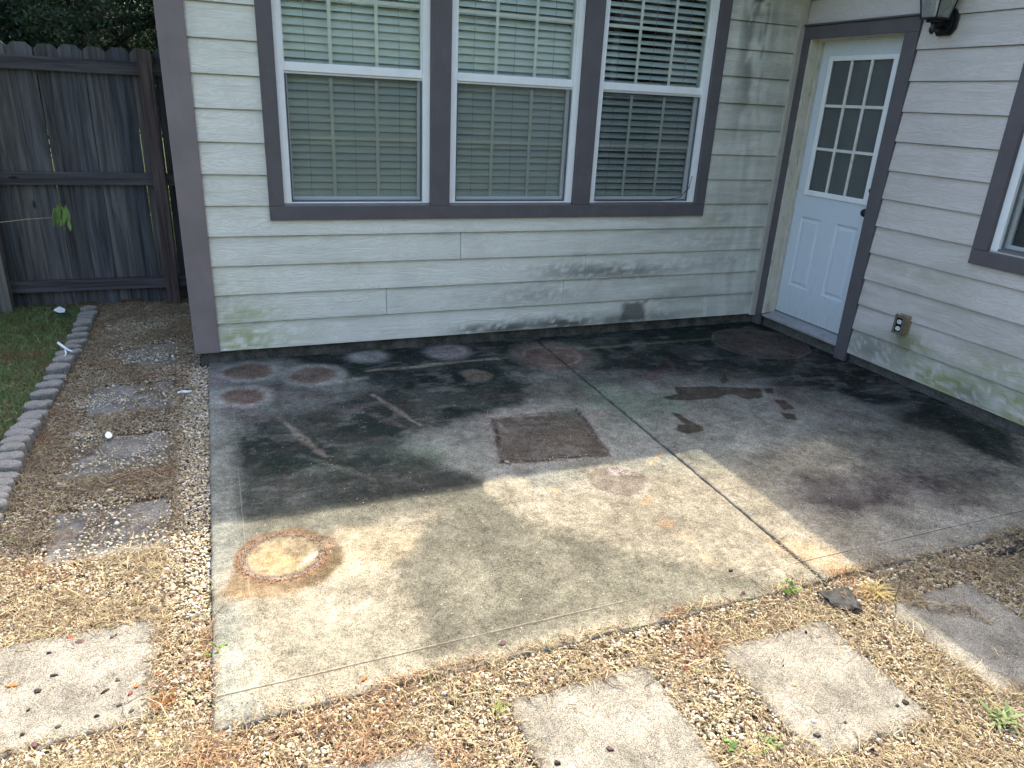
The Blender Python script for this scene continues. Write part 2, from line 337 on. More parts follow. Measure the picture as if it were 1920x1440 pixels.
    mix(poly([(1640, 960), (1900, 950), (1900, 1000), (1690, 1060), (1620, 1030)], .12, 1, .45), [.21, .215, .205])
    mix(sst(-4.06, -4.17, x + (n2 - .5) * .1) * .75, [.19, .205, .185])
    for u, v, r, a in ((690, 668, 36, .75), (840, 660, 42, .8), (1300, 660, 40, .12)): mix(circ(u, v, r, .05, a), [.27, .28, .275])
    mix(strk(690, 695, 930, 672, .035, .75), [.26, .25, .2]); mix(strk(930, 672, 1090, 650, .04, .4), [.22, .215, .17]); mix(strk(1080, 655, 1370, 632, .035, .6), [.2, .2, .14])
    mix(strk(640, 715, 690, 708, .07, .75), [.24, .245, .225])
    mix(strk(520, 785, 608, 855, .03, .75), [.17, .15, .13]); mix(strk(560, 855, 700, 900, .035, .3), [.2, .19, .17])
    mix(strk(698, 742, 792, 798, .025, .8), [.19, .17, .15]); mix(strk(640, 770, 710, 755, .05, .45), [.14, .125, .12]); mix(strk(700, 775, 760, 800, .04, .35), [.16, .15, .14])
    mix(strk(1250, 670, 1285, 735, .03, .5), [.12, .085, .08]); mix(poly([(1200, 700), (1250, 690), (1240, 715)], .05, 1, .5), [.12, .07, .09])
    # pot marks
    for u, v, r, h in ((467, 697, 43, 57), (590, 703, 44, 62), (457, 744, 42, 58)):
        mix(circ(u, v, h, .03, .75), [.25, .26, .24]); mix(circ(u, v, r, .014, .92), [.135, .108, .085]); mix(ring(u, v, r, .02, .7), [.2, .185, .17]); mix(circ(u, v, r * .8, .02, .8) * sst(.5, .62, n3), [.085, .064, .05])
    mix(circ(1040, 667, 84, .05, .5), [.2, .19, .16]); mix(circ(1035, 667, 62, .02, .85), [.16, .12, .10]); mix(ring(1035, 667, 52, .02, .5), [.26, .22, .19])
    mix(circ(893, 703, 27, .02, .75, 1.2, .05), [.14, .125, .10])
    mix(circ(1425, 643, 82, .03, .8, 1.0, .04), [.10, .082, .07]); mix(ring(1425, 643, 82, .01, .5), [.2, .19, .16])
    mix(circ(952, 912, 46, .012, .8), [.30, .28, .22])
    mix(circ(1160, 902, 62, .02, .6), [.33, .31, .26]); mix(circ(1158, 900, 54, .014, .85, 1, .03), [.165, .142, .122]); mix(circ(1160, 885, 26, .02, .8) * sst(.55, .65, n3), [.30, .275, .265])
    mix(strk(1215, 870, 1240, 850, .025, .7), [.34, .23, .12]); mix(strk(1205, 945, 1220, 935, .03, .7), [.36, .21, .10]); mix(strk(1243, 982, 1252, 984, .035, .7), [.37, .24, .13]); mix(strk(1280, 1000, 1330, 1050, .02, .45), [.45, .33, .2]); mix(strk(1030, 915, 1040, 918, .03, .5), [.47, .37, .2]); mix(strk(990, 925, 1000, 930, .04, .4), [.45, .4, .3])
    mix(poly([(1440, 1010), (1540, 1030), (1600, 1075), (1560, 1080), (1460, 1030)], .06, 1, .55), [.50, .36, .22])
    mix(strk(1560, 1070, 1600, 1072, .04, .6), [.45, .27, .14])
    # rusty ring
    mix(poly([(428, 1112), (445, 1060), (480, 1005), (560, 985), (612, 1005), (642, 1040), (643, 1065), (605, 1092), (560, 1106), (500, 1118), (450, 1122)], .018, .25, .9), [.125, .095, .06])
    mix(poly([(425, 1120), (440, 1070), (480, 1100), (560, 1110), (470, 1118)], .06, .7, .5), [.28, .2, .12])
    mix(poly([(560, 1085), (632, 1045), (630, 1065), (590, 1090)], .05, 1, .5) * sst(.45, .6, n3), [.4, .3, .18])
    mix(circ(552, 1052, 88, .014, .8, 1, .03), [.10, .078, .048]); mix(circ(528, 1043, 80, .012, .95), [.215, .175, .115]); mix(circ(528, 1043, 60, .03, .6) * sst(.4, .6, n3), [.27, .235, .165]); mix(ring(528, 1043, 76, .035, .95), [.20, .155, .12]); mix(ring(528, 1043, 84, .016, .8), [.15, .085, .045]); mix(ring(528, 1043, 68, .01, .7), [.1, .075, .06])
    mix(strk(565, 1060, 596, 1035, .022, .7, .1), [.48, .45, .38]); mix(circ(525, 1045, 50, .04, .6) * sst(.4, .6, n2), [.30, .21, .11])
    mix(circ(619, 1018, 10, .012, .8), [.3, .22, .16])
    # square of old dirt
    mix(poly([(895, 775), (1095, 755), (1160, 862), (930, 878)], .035, .5, .6), [.21, .195, .18])
    Q = [(925, 785), (1082, 769), (1143, 855), (942, 867)]
    mix(poly(Q, .03, .4, .88) * (.6 + .4 * sst(.35, .55, n2)), [.056, .046, .036])
    mix(poly([(950, 795), (1070, 785), (1110, 835), (965, 845)], .05, .6, .4), [.10, .09, .078])
    for a, b in ((0, 3), (1, 2), (3, 2)):
        mix(strk(*Q[a], *Q[b], .022, .85, .5) * sst(.4, .56, n3), [.028, .02, .018])
    mix(strk(950, 800, 1085, 790, .02, .5) , [.045, .036, .032])
    mix(strk(928, 783, 1040, 777, .016, .6), [.24, .22, .2]); mix(strk(935, 790, 950, 812, .018, .6), [.24, .22, .2])
    # wet spots
    wet = np.zeros(x.shape)
    for P in ([(1243, 744), (1270, 738), (1265, 725), (1330, 724), (1425, 729), (1430, 745), (1405, 749), (1370, 738), (1345, 748), (1290, 752), (1255, 750)],
              [(1258, 773), (1275, 777), (1290, 788), (1318, 800), (1318, 808), (1285, 813), (1264, 806), (1266, 796), (1280, 795), (1262, 780)],
              [(1432, 729), (1448, 728), (1450, 738), (1436, 738)], [(1450, 751), (1470, 751), (1490, 766), (1470, 768)], [(1465, 773), (1490, 776), (1498, 788), (1475, 785)], [(1345, 712), (1360, 703), (1366, 712), (1350, 720)]):
        wet = np.maximum(wet, poly(P, .008, .25, 1, .1))
    C = C * (1 - wet[..., None] * .85) + np.array([.034, .028, .020]) * wet[..., None] * .85
    for u, v, r in ((980, 885, 18), (1605, 780, 22)): mix(circ(u, v, r, .04, .6), [.09, .085, .08])
    # blotchy life at several scales
    C = C * .80 * (1 + (n2 - .5)[..., None] * .8) * (1 + (n3 - .5)[..., None] * .6) * (1 + (n4 - .5)[..., None] * .6)
    gg = sst(.55, .75, fbm(x, y, 3, 4, 77)) * sst(-2.0, -1.5, y)
    C = C * (1 - gg[..., None] * .15 * np.array([1, .2, .8]))
    rr = sst(.58, .75, fbm(x, y, 3.3, 4, 99)) * sst(-2.0, -1.5, y); C = C * (1 - rr[..., None] * .13 * np.array([0, 1, .8]))
    return np.clip(C, .008, .8)
def jx(y): return -1.985 + .035 * y / 1.0 + 0.0     # joint line
ny = 420; yy = np.linspace(.03, -2.985, ny)
parts = []; off = 0
for side in (0, 1):
    nx = 300 if side == 0 else 270
    hw_ = .0065
    jn = (fbm(yy * 1.0, yy * 0 + side * 7, 14, 4, 5 + side) - .5) * .012 + (fbm(yy, yy * 0 + side * 3, 70, 2, 2) - .5) * .006
    xl = np.full(ny, -4.22) + (fbm(yy, yy * 0, 9, 3, 4) - .5) * .008 if side == 0 else jx(yy) + hw_ + jn
    xr = jx(yy) - hw_ + jn if side == 0 else np.full(ny, .03)
    t = np.linspace(0, 1, nx)[:, None]; X = xl[None] * (1 - t) + xr[None] * t
    ef = (fbm(X * 1., X * 0, 6, 4, 12) - .5) * .03
    Y = np.broadcast_to(yy[None], X.shape).copy(); Y[:, -12:] += ef[:, -12:] * np.linspace(0, 1, 12)[None]
    Z = ZS + (fbm(X, Y, 1.2, 3, 9) - .5) * .004
    e = np.minimum(X - xl[None], xr[None] - X); Z -= .004 * sst(.012, 0, e) + .006 * sst(.02, 0, Y + 2.985)
    C = patio_colour(X, Y)
    V = np.stack([X, Y, Z], -1).reshape(-1, 3); F = grid_faces(nx, ny, off)
    # skirt
    rim = np.concatenate([np.arange(ny), np.arange(1, nx) * ny + ny - 1, (nx - 1) * ny + np.arange(ny - 2, -1, -1), np.arange(nx - 2, 0, -1) * ny])
    lo = V[rim].copy(); lo[:, 2] = -.19; nr = len(rim); k = np.arange(nr); base = off + len(V)
    SF = np.stack([rim[k] + off, rim[(k + 1) % nr] + off, base + (k + 1) % nr, base + k], 1)
    parts.append((np.concatenate([V, lo]), np.concatenate([F, SF]), np.concatenate([C.reshape(-1, 3), C.reshape(-1, 3)[rim] * .8])))
    off += len(V) + nr
me = fastmesh('patio', np.concatenate([p[0] for p in parts]), np.concatenate([p[1] for p in parts]), np.concatenate([p[2] for p in parts]))
tag(link('patio', me, M_CONC), kind='structure')
jb = MB(); jb.add([(jx(.03) - .02, .03, -.098), (jx(.03) + .02, .03, -.098), (jx(-2.99) + .02, -2.99, -.098), (jx(-2.99) - .02, -2.99, -.098)], [(0, 1, 2, 3)])
tag(jb.build('joint_soil', paint('black_joint', (.008, .008, .007), .95, .3, spec=.02)), kind='structure')

# loose crumbs lying on the patio
def crumbs():
    P = []; T = []; r = np.random.RandomState(5)
    def line(a, b, n, sp, col, lo, hi):
        a = W(*a); b = W(*b); t = r.rand(n)[:, None]; q = a * (1 - t) + b * t + r.normal(0, sp, (n, 2)); P.append(np.concatenate([q, r.uniform(lo, hi, (n, 1))], 1)); T.append(np.array(col) * r.uniform(.5, 1.5, (n, 1)))
    Q = [(925, 785), (1082, 769), (1143, 855), (942, 867)]; dk = (.05, .035, .028)
    line(Q[0], Q[3], 130, .014, dk, .0014, .004); line(Q[1], Q[2], 170, .013, dk, .0014, .0045); line(Q[3], Q[2], 330, .018, (.07, .045, .033), .0014, .0045); line(Q[0], Q[1], 70, .012, dk, .001, .003)
    line((940, 820), (1110, 815), 160, .06, (.09, .07, .06), .001, .0028); line((1000, 862), (1130, 852), 14, .01, (.6, .58, .52), .002, .004)
    c = W(528, 1043); R = np.hypot(*(W(604, 1043) - c)); a = r.uniform(0, 6.283, 700); rr = R + r.normal(0, .011, 700)
    P.append(np.stack([c[0] + np.cos(a) * rr, c[1] + np.sin(a) * rr, r.uniform(.0012, .0032, 700)], 1)); T.append(np.array([(.20, .13, .09), (.28, .2, .14), (.08, .055, .045)])[r.randint(0, 3, 700)])
    line((1135, 880), (1190, 892), 90, .014, (.42, .38, .36), .0014, .0036)
    line((1010, 640), (1060, 690), 45, .012, (.03, .025, .02), .002, .006); line((1450, 1010), (1540, 1085), 60, .006, (.3, .26, .2), .002, .005)
    line((1620, 1020), (1720, 1030), 90, .03, dk, .001, .003)
    n = 420; P.append(np.stack([r.uniform(-4.2, 0, n), r.uniform(-2.95, 0, n), r.uniform(.001, .0028, n)], 1)); T.append(np.where(r.rand(n, 1) < .6, np.array([.55, .52, .45]), np.array([.05, .04, .035])))
    n = 500; P.append(np.stack([r.uniform(-4.2, -.5, n), -2.97 + np.abs(r.normal(0, .035, n)), r.uniform(.0015, .0045, n)], 1)); T.append(np.array([(.5, .44, .32), (.2, .14, .09), (.35, .27, .16)])[r.randint(0, 3, n)])
    P = np.concatenate(P); T = np.concatenate(T); n = len(P)
    t = (1 + 5 ** .5) / 2
    O = np.array([(1, 0, 0), (-1, 0, 0), (0, 1, 0), (0, -1, 0), (0, 0, 1), (0, 0, -1)], float)
    F = np.array([(0, 2, 4), (2, 1, 4), (1, 3, 4), (3, 0, 4), (2, 0, 5), (1, 2, 5), (3, 1, 5), (0, 3, 5)])
    V = O[None] * (P[:, 2][:, None, None]) * r.uniform(.6, 1.3, (n, 6, 1)) * np.array([1, 1, .6])
    a = r.uniform(0, 6.28, n)[:, None]; X = V[..., 0] * np.cos(a) - V[..., 1] * np.sin(a); Y = V[..., 0] * np.sin(a) + V[..., 1] * np.cos(a)
    V = np.stack([X + P[:, 0][:, None], Y + P[:, 1][:, None], V[..., 2] + ZS + .001], -1).reshape(-1, 3)
    me = fastmesh('grit', V, (F[None] + (np.arange(n) * 6)[:, None, None]).reshape(-1, 3), np.repeat(T, 6, 0))
    tag(link('grit', me, M_PEB), 'loose crumbs of dirt and grit lying on the patio', 'grit', kind='stuff')
crumbs()
# ------------------------------------------------------------------ house
house = thing('house', 'cream lap-sided house with purple-grey trim, its two walls meeting in the corner behind the patio', 'house')
E = .178
A_CUT = (-3.78, -.69, 5); H_TOP = 2.66
def siding(name, axis, a0, a1, cuts, joints, z0, ncourse, stain, facing=-1, plane=0.):
    """boards along x (axis 0) or y (axis 1); face offset in the 'facing' direction from plane"""
    Vs = []; Fs = []; Cs = []; Us = []; off = 0
    for k in range(ncourse):
        segs = [(a0, a1)]
        for c0, c1, ka, kb in cuts:
            if ka <= k <= kb:
                ns = []
                for s0, s1 in segs:
                    if c1 <= s0 or c0 >= s1: ns.append((s0, s1)); continue
                    if c0 > s0: ns.append((s0, c0))
                    if c1 < s1: ns.append((c1, s1))
                segs = ns
        for jk, jp in joints:
            if jk == k:
                ns = []
                for s0, s1 in segs:
                    if s0 < jp < s1: ns += [(s0, jp - .0018), (jp + .0018, s1)]
                    else: ns.append((s0, s1))
                segs = ns
        for s0, s1 in segs:
            nu = max(3, int((s1 - s0) / .02)); vt = np.array([0, .015, .06, .14, .24, .36, .48, .6, .72, .82, .885, .915, .93, .945, 1.]); nv = len(vt)
            u = np.linspace(s0, s1, nu)[:, None] + np.zeros((1, nv)); v = vt[None] + np.zeros((nu, 1))
            zb = z0 + k * E; z = zb + v * (E + .012)
            sag = (fbm(u, u * 0 + k * 3.1, 1.1, 2, k) - .5) * .004
            dep = .0185 - .0145 * v + sag + random.uniform(-.001, .001)
            z = z + sag * .4
            ro = random.random() * 40
            col = stain(u, z, k, (s0 + s1) / 2) * (1 + random.uniform(-.035, .035)); col = col * (1 - .72 * sst(.905, .935, v) - .2 * sst(.02, 0, v))[..., None]  # shadow line under each lap painted into the board colour
            pos = plane + facing * dep
            V = np.stack([u, pos, z] if axis == 0 else [pos, u, z], -1).reshape(-1, 3)
            F = grid_faces(nu, nv, off)
            UV = np.stack([u + ro, z + ro * .37], -1).reshape(-1, 2); C = col.reshape(-1, 3)
            # underside + ends
            bot = np.arange(nu) * nv; lo = V[bot].copy(); lo[:, 1 - axis] = plane; b0 = len(V)
            i = np.arange(nu - 1)
            F2 = np.stack([bot[i] + off, bot[i + 1] + off, b0 + off + i + 1, b0 + off + i], 1)
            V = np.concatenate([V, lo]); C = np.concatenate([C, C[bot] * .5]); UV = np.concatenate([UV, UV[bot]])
            Fl = [F, F2]
            for e in (0, nu - 1):
                idx = e * nv + np.arange(nv); q = V[idx].copy(); q[:, 1 - axis] = plane; b1 = len(V); j = np.arange(nv - 1)
                Fl.append(np.stack([idx[j] + off, idx[j + 1] + off, b1 + off + j + 1, b1 + off + j], 1))
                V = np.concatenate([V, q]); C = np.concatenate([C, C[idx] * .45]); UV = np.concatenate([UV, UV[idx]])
            Vs.append(V); Fs.append(np.concatenate(Fl)); Cs.append(C); Us.append(UV); off += len(V)
    me = fastmesh(name, np.concatenate(Vs), np.concatenate(Fs), np.concatenate(Cs), np.concatenate(Us))
    return link(name, me, M_SIDE, house)
CREAM = np.array([.77, .78, .695])
def gb(u, z, cu, cz, ru, rz): return np.exp(-((u - cu) / ru) ** 2 - ((z - cz) / rz) ** 2)
def stainA(u, z, k, seg):
    n = fbm(u, z, 7, 5, 3); nh = fbm(u * .5, z * 4, 5, 5, 13); f = fbm(u * 5, z * 14, 5, 4, k * 3.3); fz = np.clip((z - k * E) / E, 0, 1)
    nv_ = fbm(u * 3, z * .6, 6, 4, 44)
    C = np.zeros(u.shape + (3,)) + CREAM
    def mix(mk, c):
        nonlocal C; mk = np.clip(mk, 0, 1)[..., None]; C = C * (1 - mk) + np.array(c) * mk
    lowb = sst(.9, .1, fz)
    mix(sst(.3, .8, n) * .22, [.44, .45, .38])
    mix(sst(-2.6, -.8, u) * (.12 + .38 * sst(.35, .7, nh)), [.36, .37, .30])
    mix(sst(-1.0, -.2, u) * .30 * sst(.3, .65, nv_), [.28, .29, .24])
    mold = 0
    for cu, cz, ru, rz, a in ((-2.0, .25, .42, .07, .5), (-1.75, .42, .35, .07, .5), (-1.25, .40, .45, .06, .75), (-.9, .18, .3, .05, .45), (-2.25, .02, .2, .05, .95), (-1.75, .02, .25, .05, .85), (-1.0, .03, .35, .05, .75), (-2.5, .03, .15, .035, .7), (-1.85, .04, .4, .06, .5), (-.45, .45, .3, .05, .4), (-.6, .62, .4, .07, .3), (-.5, .79, .1, .06, .5)):
        mold = mold + gb(u, z, cu, cz, ru, rz) * a
    mix(np.clip(mold, 0, 1.3) * sst(.32, .62, f * .75 + .25 * (1 - fz)) * .9, [.11, .12, .105])
    sq = sst(.02, -.01, np.maximum(np.abs(u + 1.19) - .1, np.abs(z - .08) - .062) + (f - .5) * .06)
    mix(sq * .8, [.055, .065, .05])
    mix(sst(.03, -.02, np.hypot(u + 1.33, (z - .015) * 2) - .1 + (f - .5) * .08) * .6, [.07, .075, .06])
    # streaks right of the window
    st = gb(u, z, -.42, 1.9, .11, .6) + gb(u, z, -.45, 2.3, .12, .4)
    mix(np.clip(st, 0, 1) * sst(.42, .62, nv_) * .75, [.16, .165, .15])
    mix(gb(u, z, -.44, 2.3, .07, .12) * sst(.5, .56, f) * .9, [.05, .045, .04])
    mix(gb(u, z, -.48, 1.25, .12, .5) * .3, [.45, .47, .4])
    # green algae low left
    al = gb(u, z, -4.02, .06, .14, .08) + .6 * gb(u, z, -3.85, .05, .28, .08) + .75 * gb(u, z, -4.0, .23, .25, .07) + .4 * gb(u, z, -4.1, .4, .2, .1) + .35 * gb(u, z, -3.3, .5, .1, .05)
    mix(np.clip(al, 0, 1) * sst(.28, .6, f) * .75, [.30, .36, .12])
    mix(gb(u, z, -.62, .77, .09, .04) * .5, [.36, .33, .16])
    mix(sst(.16, .02, fz) * .12, [.35, .34, .28])
    return C
def stainB(u, z, k, seg):
    n = fbm(u, z, 7, 5, 63); nh = fbm(u * .6, z * 4, 5, 5, 113); f = fbm(u * 4, z * 8, 5, 4, k * 2.3 + 5)
    C = np.zeros(u.shape + (3,)) + np.array([.625, .595, .56])
    def mix(mk, c):
        nonlocal C; mk = np.clip(mk, 0, 1)[..., None]; C = C * (1 - mk) + np.array(c) * mk
    mix(sst(.3, .8, n) * .2, [.43, .42, .37])
    mix(sst(1.2, .3, z) * .5 * sst(.35, .65, nh), [.36, .365, .29])
    al = .85 * gb(u, z, -1.75, .05, .3, .07) + .6 * gb(u, z, -1.5, .2, .14, .08) + .9 * gb(u, z, -2.3, .06, .4, .09) + .4 * gb(u, z, -2.1, .25, .3, .08) + .25 * gb(u, z, -1.45, .65, .25, .05)
    mix(np.clip(al * 1.4, 0, 1) * sst(.25, .55, f) * .9, [.23, .28, .085])
    # snail-trail swirls near the door
    a = fbm(u, z, 26, 3, 7); b = fbm(u, z, 30, 3, 70)
    sw = sst(.035, .012, np.abs(a - .5)) + sst(.03, .01, np.abs(b - .5))
    zone = gb(u, z, -1.2, .07, .3, .13) + gb(u, z, -1.95, .03, .12, .06)
    mix(np.clip(zone, 0, 1) * .8, [.19, .21, .165]); mix(np.clip(sw, 0, 1) * np.clip(zone, 0, 1) * .9, [.52, .53, .49])
    mix(gb(u, z, -2.12, .05, .06, .05) * sst(.35, .5, f), [.52, .52, .5])
    mix(gb(u, z, -1.43, .22, .08, .1) * .5, [.17, .15, .08])
    return C
jA = [(0, -.527), (1, -3.092), (1, -1.796), (2, -1.631), (3, -2.585), (4, -.531)]
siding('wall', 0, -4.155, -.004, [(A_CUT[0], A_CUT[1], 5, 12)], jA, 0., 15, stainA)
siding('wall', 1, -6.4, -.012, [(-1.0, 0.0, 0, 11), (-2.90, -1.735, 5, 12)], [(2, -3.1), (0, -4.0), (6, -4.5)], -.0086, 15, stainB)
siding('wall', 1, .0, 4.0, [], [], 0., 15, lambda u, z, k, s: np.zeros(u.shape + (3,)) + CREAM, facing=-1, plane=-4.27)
# sheathing behind the boards (with openings)
b = MB()
T0, T1 = .001, .13
b.box(-4.268, -3.703, T0, T1, 0, H_TOP); b.box(-.765, .13, T0, T1, -.0, H_TOP); b.box(-3.703, -.765, T0, T1, 0, .885); b.box(-3.703, -.765, T0, T1, 2.46, H_TOP)
b.box(-2.795, -2.677, T0, T1, .885, 2.46); b.box(-1.776, -1.655, T0, T1, .885, 2.46)
b.box(.001, T1, -.088, 0., 0, H_TOP); b.box(.001, T1, -.92, -.088, 2.075, H_TOP); b.box(.001, T1, -1.812, -.92, 0, H_TOP); b.box(.001, T1, -2.80, -1.812, 0, .868); b.box(.001, T1, -2.80, -1.812, 2.46, H_TOP); b.box(.001, T1, -6.4, -2.80, 0, H_TOP)
b.box(-4.268, -4.14, T1, 4.0, 0, H_TOP); b.box(-4.268, 6, 3.9, 4.0, 0, H_TOP); b.box(T1, 6, -6.4, -6.3, 0, H_TOP); b.box(5.9, 6, -6.3, 3.9, 0, H_TOP)
b.box(-4.14, 5.9, T1, 3.9, H_TOP - .03, H_TOP - .005); b.box(T1, 5.9, -6.3, T1, H_TOP - .03, H_TOP - .005); b.box(-4.14, 5.9, T1, 3.9, -.02, 0); b.box(T1, 5.9, -6.3, T1, -.02, 0)
b.box(-.2, -.1, T1, 3.9, .0, 2.6); b.box(1.8, 1.9, -6.3, T1, 0, 2.6); b.box(-4.14, -.2, 2.4, 2.5, 0, 2.6)
b.build('room_shell', M_ROOM, house)
# foundation
b = MB(); b.box(.021, .12, -6.39, .0115, -.2, -.001); b.build('foundation', concrete('stem_wall_concrete', False, (.13, .13, .12), .3), house)
b = MB(); b.box(-4.262, .02, .012, .12, -.2, -.001); b.box(-4.262, -4.15, .12, 4, -.2, -.001)
b.build('foundation', M_FOUND, house)
# corner post and trims
b = MB(); b.box(-4.288, -4.147, -.030, -.001, -.004, H_TOP); b.build('corner_post', M_POST, house, bevel=.003)
b = MB(); b.box(-4.29, -4.271, 0., .12, -.004, H_TOP); b.build('corner_post', M_POST, house, bevel=.003)
b = MB(); b.box(-.075, -.024, -.034, -.002, -.01, H_TOP); b.build('inner_corner_trim', M_CAULK, house, bevel=.002)
# roof and eaves
b = MB()
OV = .40; OB = .37; ZE = 2.75; sl_ = math.tan(math.radians(24))
def slab(p):  # roof plane from 4 xy points with height function
    vs = [(x, y, z) for x, y, z in p] + [(x, y, z - .06) for x, y, z in p]
    b.add(vs, [(0, 1, 2, 3), (7, 6, 5, 4)] + [(i, (i + 1) % 4, (i + 1) % 4 + 4, i + 4) for i in range(4)])
hA = lambda d: ZE + sl_ * d
slab([(-4.7, -OV, ZE), (-OB, -OV, ZE), (2.0, 2.0, hA(2.4)), (-2.3, 2.0, hA(2.4))])
slab([(-4.7, -OV, ZE), (-2.3, 2.0, hA(2.4)), (-2.3, 2.01, hA(2.4)), (-4.7, 4.4, ZE)])
slab([(-2.3, 2.0, hA(2.4)), (2.0, 2.0, hA(2.4)), (6.4, 4.4, ZE), (-4.7, 4.4, ZE)])
slab([(-OB, -OV, ZE), (-OB, -6.8, ZE), (3.0, -4.0, hA(3.4)), (3.0, 2.0, hA(3.4))])
slab([(6.4, 4.4, ZE), (3.0, 2.0, hA(3.4)), (3.0, -4.0, hA(3.4)), (6.4, -6.8, ZE)])
slab([(-OB, -6.8, ZE), (6.4, -6.8, ZE), (3.0, -4.0, hA(3.4)), (3.0, -4.01, hA(3.4))])
b.build('roof', M_ROOF, house)
b = MB(); b.box(-4.68, -.352, -OV + .02, -.002, 2.60, 2.62); b.box(-.35, -.002, -6.7, -.002, 2.60, 2.62); b.box(-4.68, -4.28, -.002, 4.3, 2.60, 2.62)
b.build('soffit', M_SOFF, house)
b = MB(); b.box(-4.7, -OB, -OV, -OV + .02, 2.58, 2.735); b.box(-OB, -OB + .02, -6.8, -OV, 2.58, 2.735); b.box(-4.7, -4.68, -OV + .02, 4.4, 2.58, 2.735)
b.build('fascia', M_TRIM, house)
# ---- window casing on the back wall
b = MB(); zt = 2.55; Y0, Y1 = -.031, -.001
b.box(-3.790, -3.703, Y0, Y1, .889, zt); b.box(-2.799, -2.673, Y0, Y1, .889, zt); b.box(-1.781, -1.650, Y0, Y1, .889, zt); b.box(-.767, -.682, Y0, Y1, .889, zt)
b.box(-3.790, -.682, Y0, Y1, .804, .888)
b.build('window_casing', M_TRIM, house, bevel=.003)
b = MB(); b.box(-1.731, -1.724 - .092, 0, 0, 0, 0) if False else None
b.box(-.031, -.001, -1.816, -1.724, .871, zt); b.box(-.031, -.001, -2.80 - .09, -1.724, .786, .870); b.box(-.031, -.001, -2.89, -2.80, .871, zt)
b.build('window_casing', M_TRIM, house, bevel=.003)

def make_window(x0, x1, zb, tilt, flipB=None, mun=True):
    """window unit in local frame: a along wall, d depth inwards; mapped to wall A (x,y) or wall B (y,x)"""
    def mp(mb, a0, a1, d0, d1, z0, z1):
        if flipB: mb.box(d0, d1, -a1, -a0, z0, z1)
        else: mb.box(a0, a1, d0, d1, z0, z1)
    F = .046; zt = 2.46; zm0, zm1 = 1.637, 1.688
    f = MB()
    mp(f, x0, x0 + F, -.004, .09, zb, zt); mp(f, x1 - F, x1, -.004, .09, zb, zt); mp(f, x0 + F, x1 - F, -.002, .09, zb, zb + .018); mp(f, x0 + F, x1 - F, -.002, .09, zt - F, zt)
    fr = f.build('window', M_VINYL, house, bevel=.0025)
    s = MB(); mp(s, x0 + F, x1 - F, .010, .045, zm0 + .004, zm1); mp(s, x0 + F, x1 - F, .022, .06, zm0 - .010, zm0 + .003)
    mp(s, x0 + F, x0 + F + .008, .012, .045, zm1, zt - F); mp(s, x1 - F - .008, x1 - F, .012, .045, zm1, zt - F)
    s.build('upper_sash', M_VINYL, fr, bevel=.002)
    s = MB(); a = .012
    mp(s, x0 + F, x0 + F + a, .018, .024, zb + .03, zm0 - .011); mp(s, x1 - F - a, x1 - F, .018, .024, zb + .03, zm0 - .011); mp(s, x0 + F, x1 - F, .018, .024, zb + .018, zb + .03)
    s.build('screen_frame', paintcache('dark_gasket', (.10, .115, .125)), fr)
    s = MB(); mp(s, x0 + F, x1 - F, .040, .075, zb + .019, zb + .046); mp(s, x0 + F, x0 + F + .02, .045, .075, zb + .046, zm0); mp(s, x1 - F - .02, x1 - F, .045, .075, zb + .046, zm0)
    s.build('lower_sash', M_VINYL, fr, bevel=.002)
    g = MB(); mp(g, x0 + F, x1 - F, .030, .033, zm1 - .003, zt - F); g.build('pane', M_GLASS, fr)
    g = MB(); mp(g, x0 + F, x1 - F, .058, .061, zb + .03, zm0 + .01); g.build('pane', M_GLASS, fr)
    g = MB(); mp(g, x0 + F + .004, x1 - F - .004, .0205, .0212, zb + .025, zm0 - .008); g.build('screen', M_SCREEN, fr)
    if mun:
        wI = (x1 - x0 - 2 * F)
        g = MB()
        for k in (1, 2): a = x0 + F + wI * k / 3; mp(g, a - .0105, a + .0105, .036, .041, zm1, zt - F)
        mp(g, x0 + F, x1 - F, .0365, .0405, 2.023, 2.044); g.build('grid', M_MUNT, fr, bevel=.0015)
        g = MB()
        for k in (1, 2): a = x0 + F + wI * k / 3; mp(g, a - .0105, a + .0105, .064, .069, zb + .046, zm0 - .02)
        mp(g, x0 + F, x1 - F, .0645, .0685, 1.270, 1.291); g.build('grid', M_MUNT, fr, bevel=.0015)
    if tilt is None: return fr
    # blind
    s = MB(); z = zb + .035; dz = .0432; D = .092
    mp(s, x0 + .01, x1 - .01, D - .024, D + .024, z, z + .014)
    k = 0
    while z + .03 + k * dz < zt:
        zc = z + .034 + k * dz; t_ = tilt + random.uniform(-.04, .04) + .06 * math.sin(k * .7); ct, st_ = math.cos(t_), math.sin(t_); hw = .0248; th = .0013
        sgA = random.uniform(-.002, .002); prof = []
        for q in np.linspace(-1, 1, 5):
            c_ = .0025 * (1 - q * q); dd = q * hw * ct - c_ * st_ ; zz_ = q * hw * st_ + c_ * ct; prof.append((dd, zz_))
        top = [(D + dd, zc + zz_ + th) for dd, zz_ in prof]; bot = [(D + dd, zc + zz_ - th) for dd, zz_ in prof][::-1]; P = top + bot
        n = len(P); vs = []
        for a, dzz in ((x0 + .012, sgA), (x1 - .012, -sgA)):
            vs += [((d, -a, zq + dzz) if flipB else (a, d, zq + dzz)) for d, zq in P]
        s.add(vs, [tuple(range(n)), tuple(range(2 * n - 1, n - 1, -1))] + [(i, i + n, (i + 1) % n + n, (i + 1) % n) for i in range(n)])
        k += 1
    s.build('blind', M_SLAT, fr, smooth=False)
    c = MB()
    for q in (.16, .5, .84):
        a = x0 + F + (x1 - x0 - 2 * F) * q
        for d in (D - .027,): mp(c, a - .0012, a + .0012, d - .001, d + .001, zb + .05, zt - .02)
    c.build('blind_cord', M_CORD, fr)
    return fr
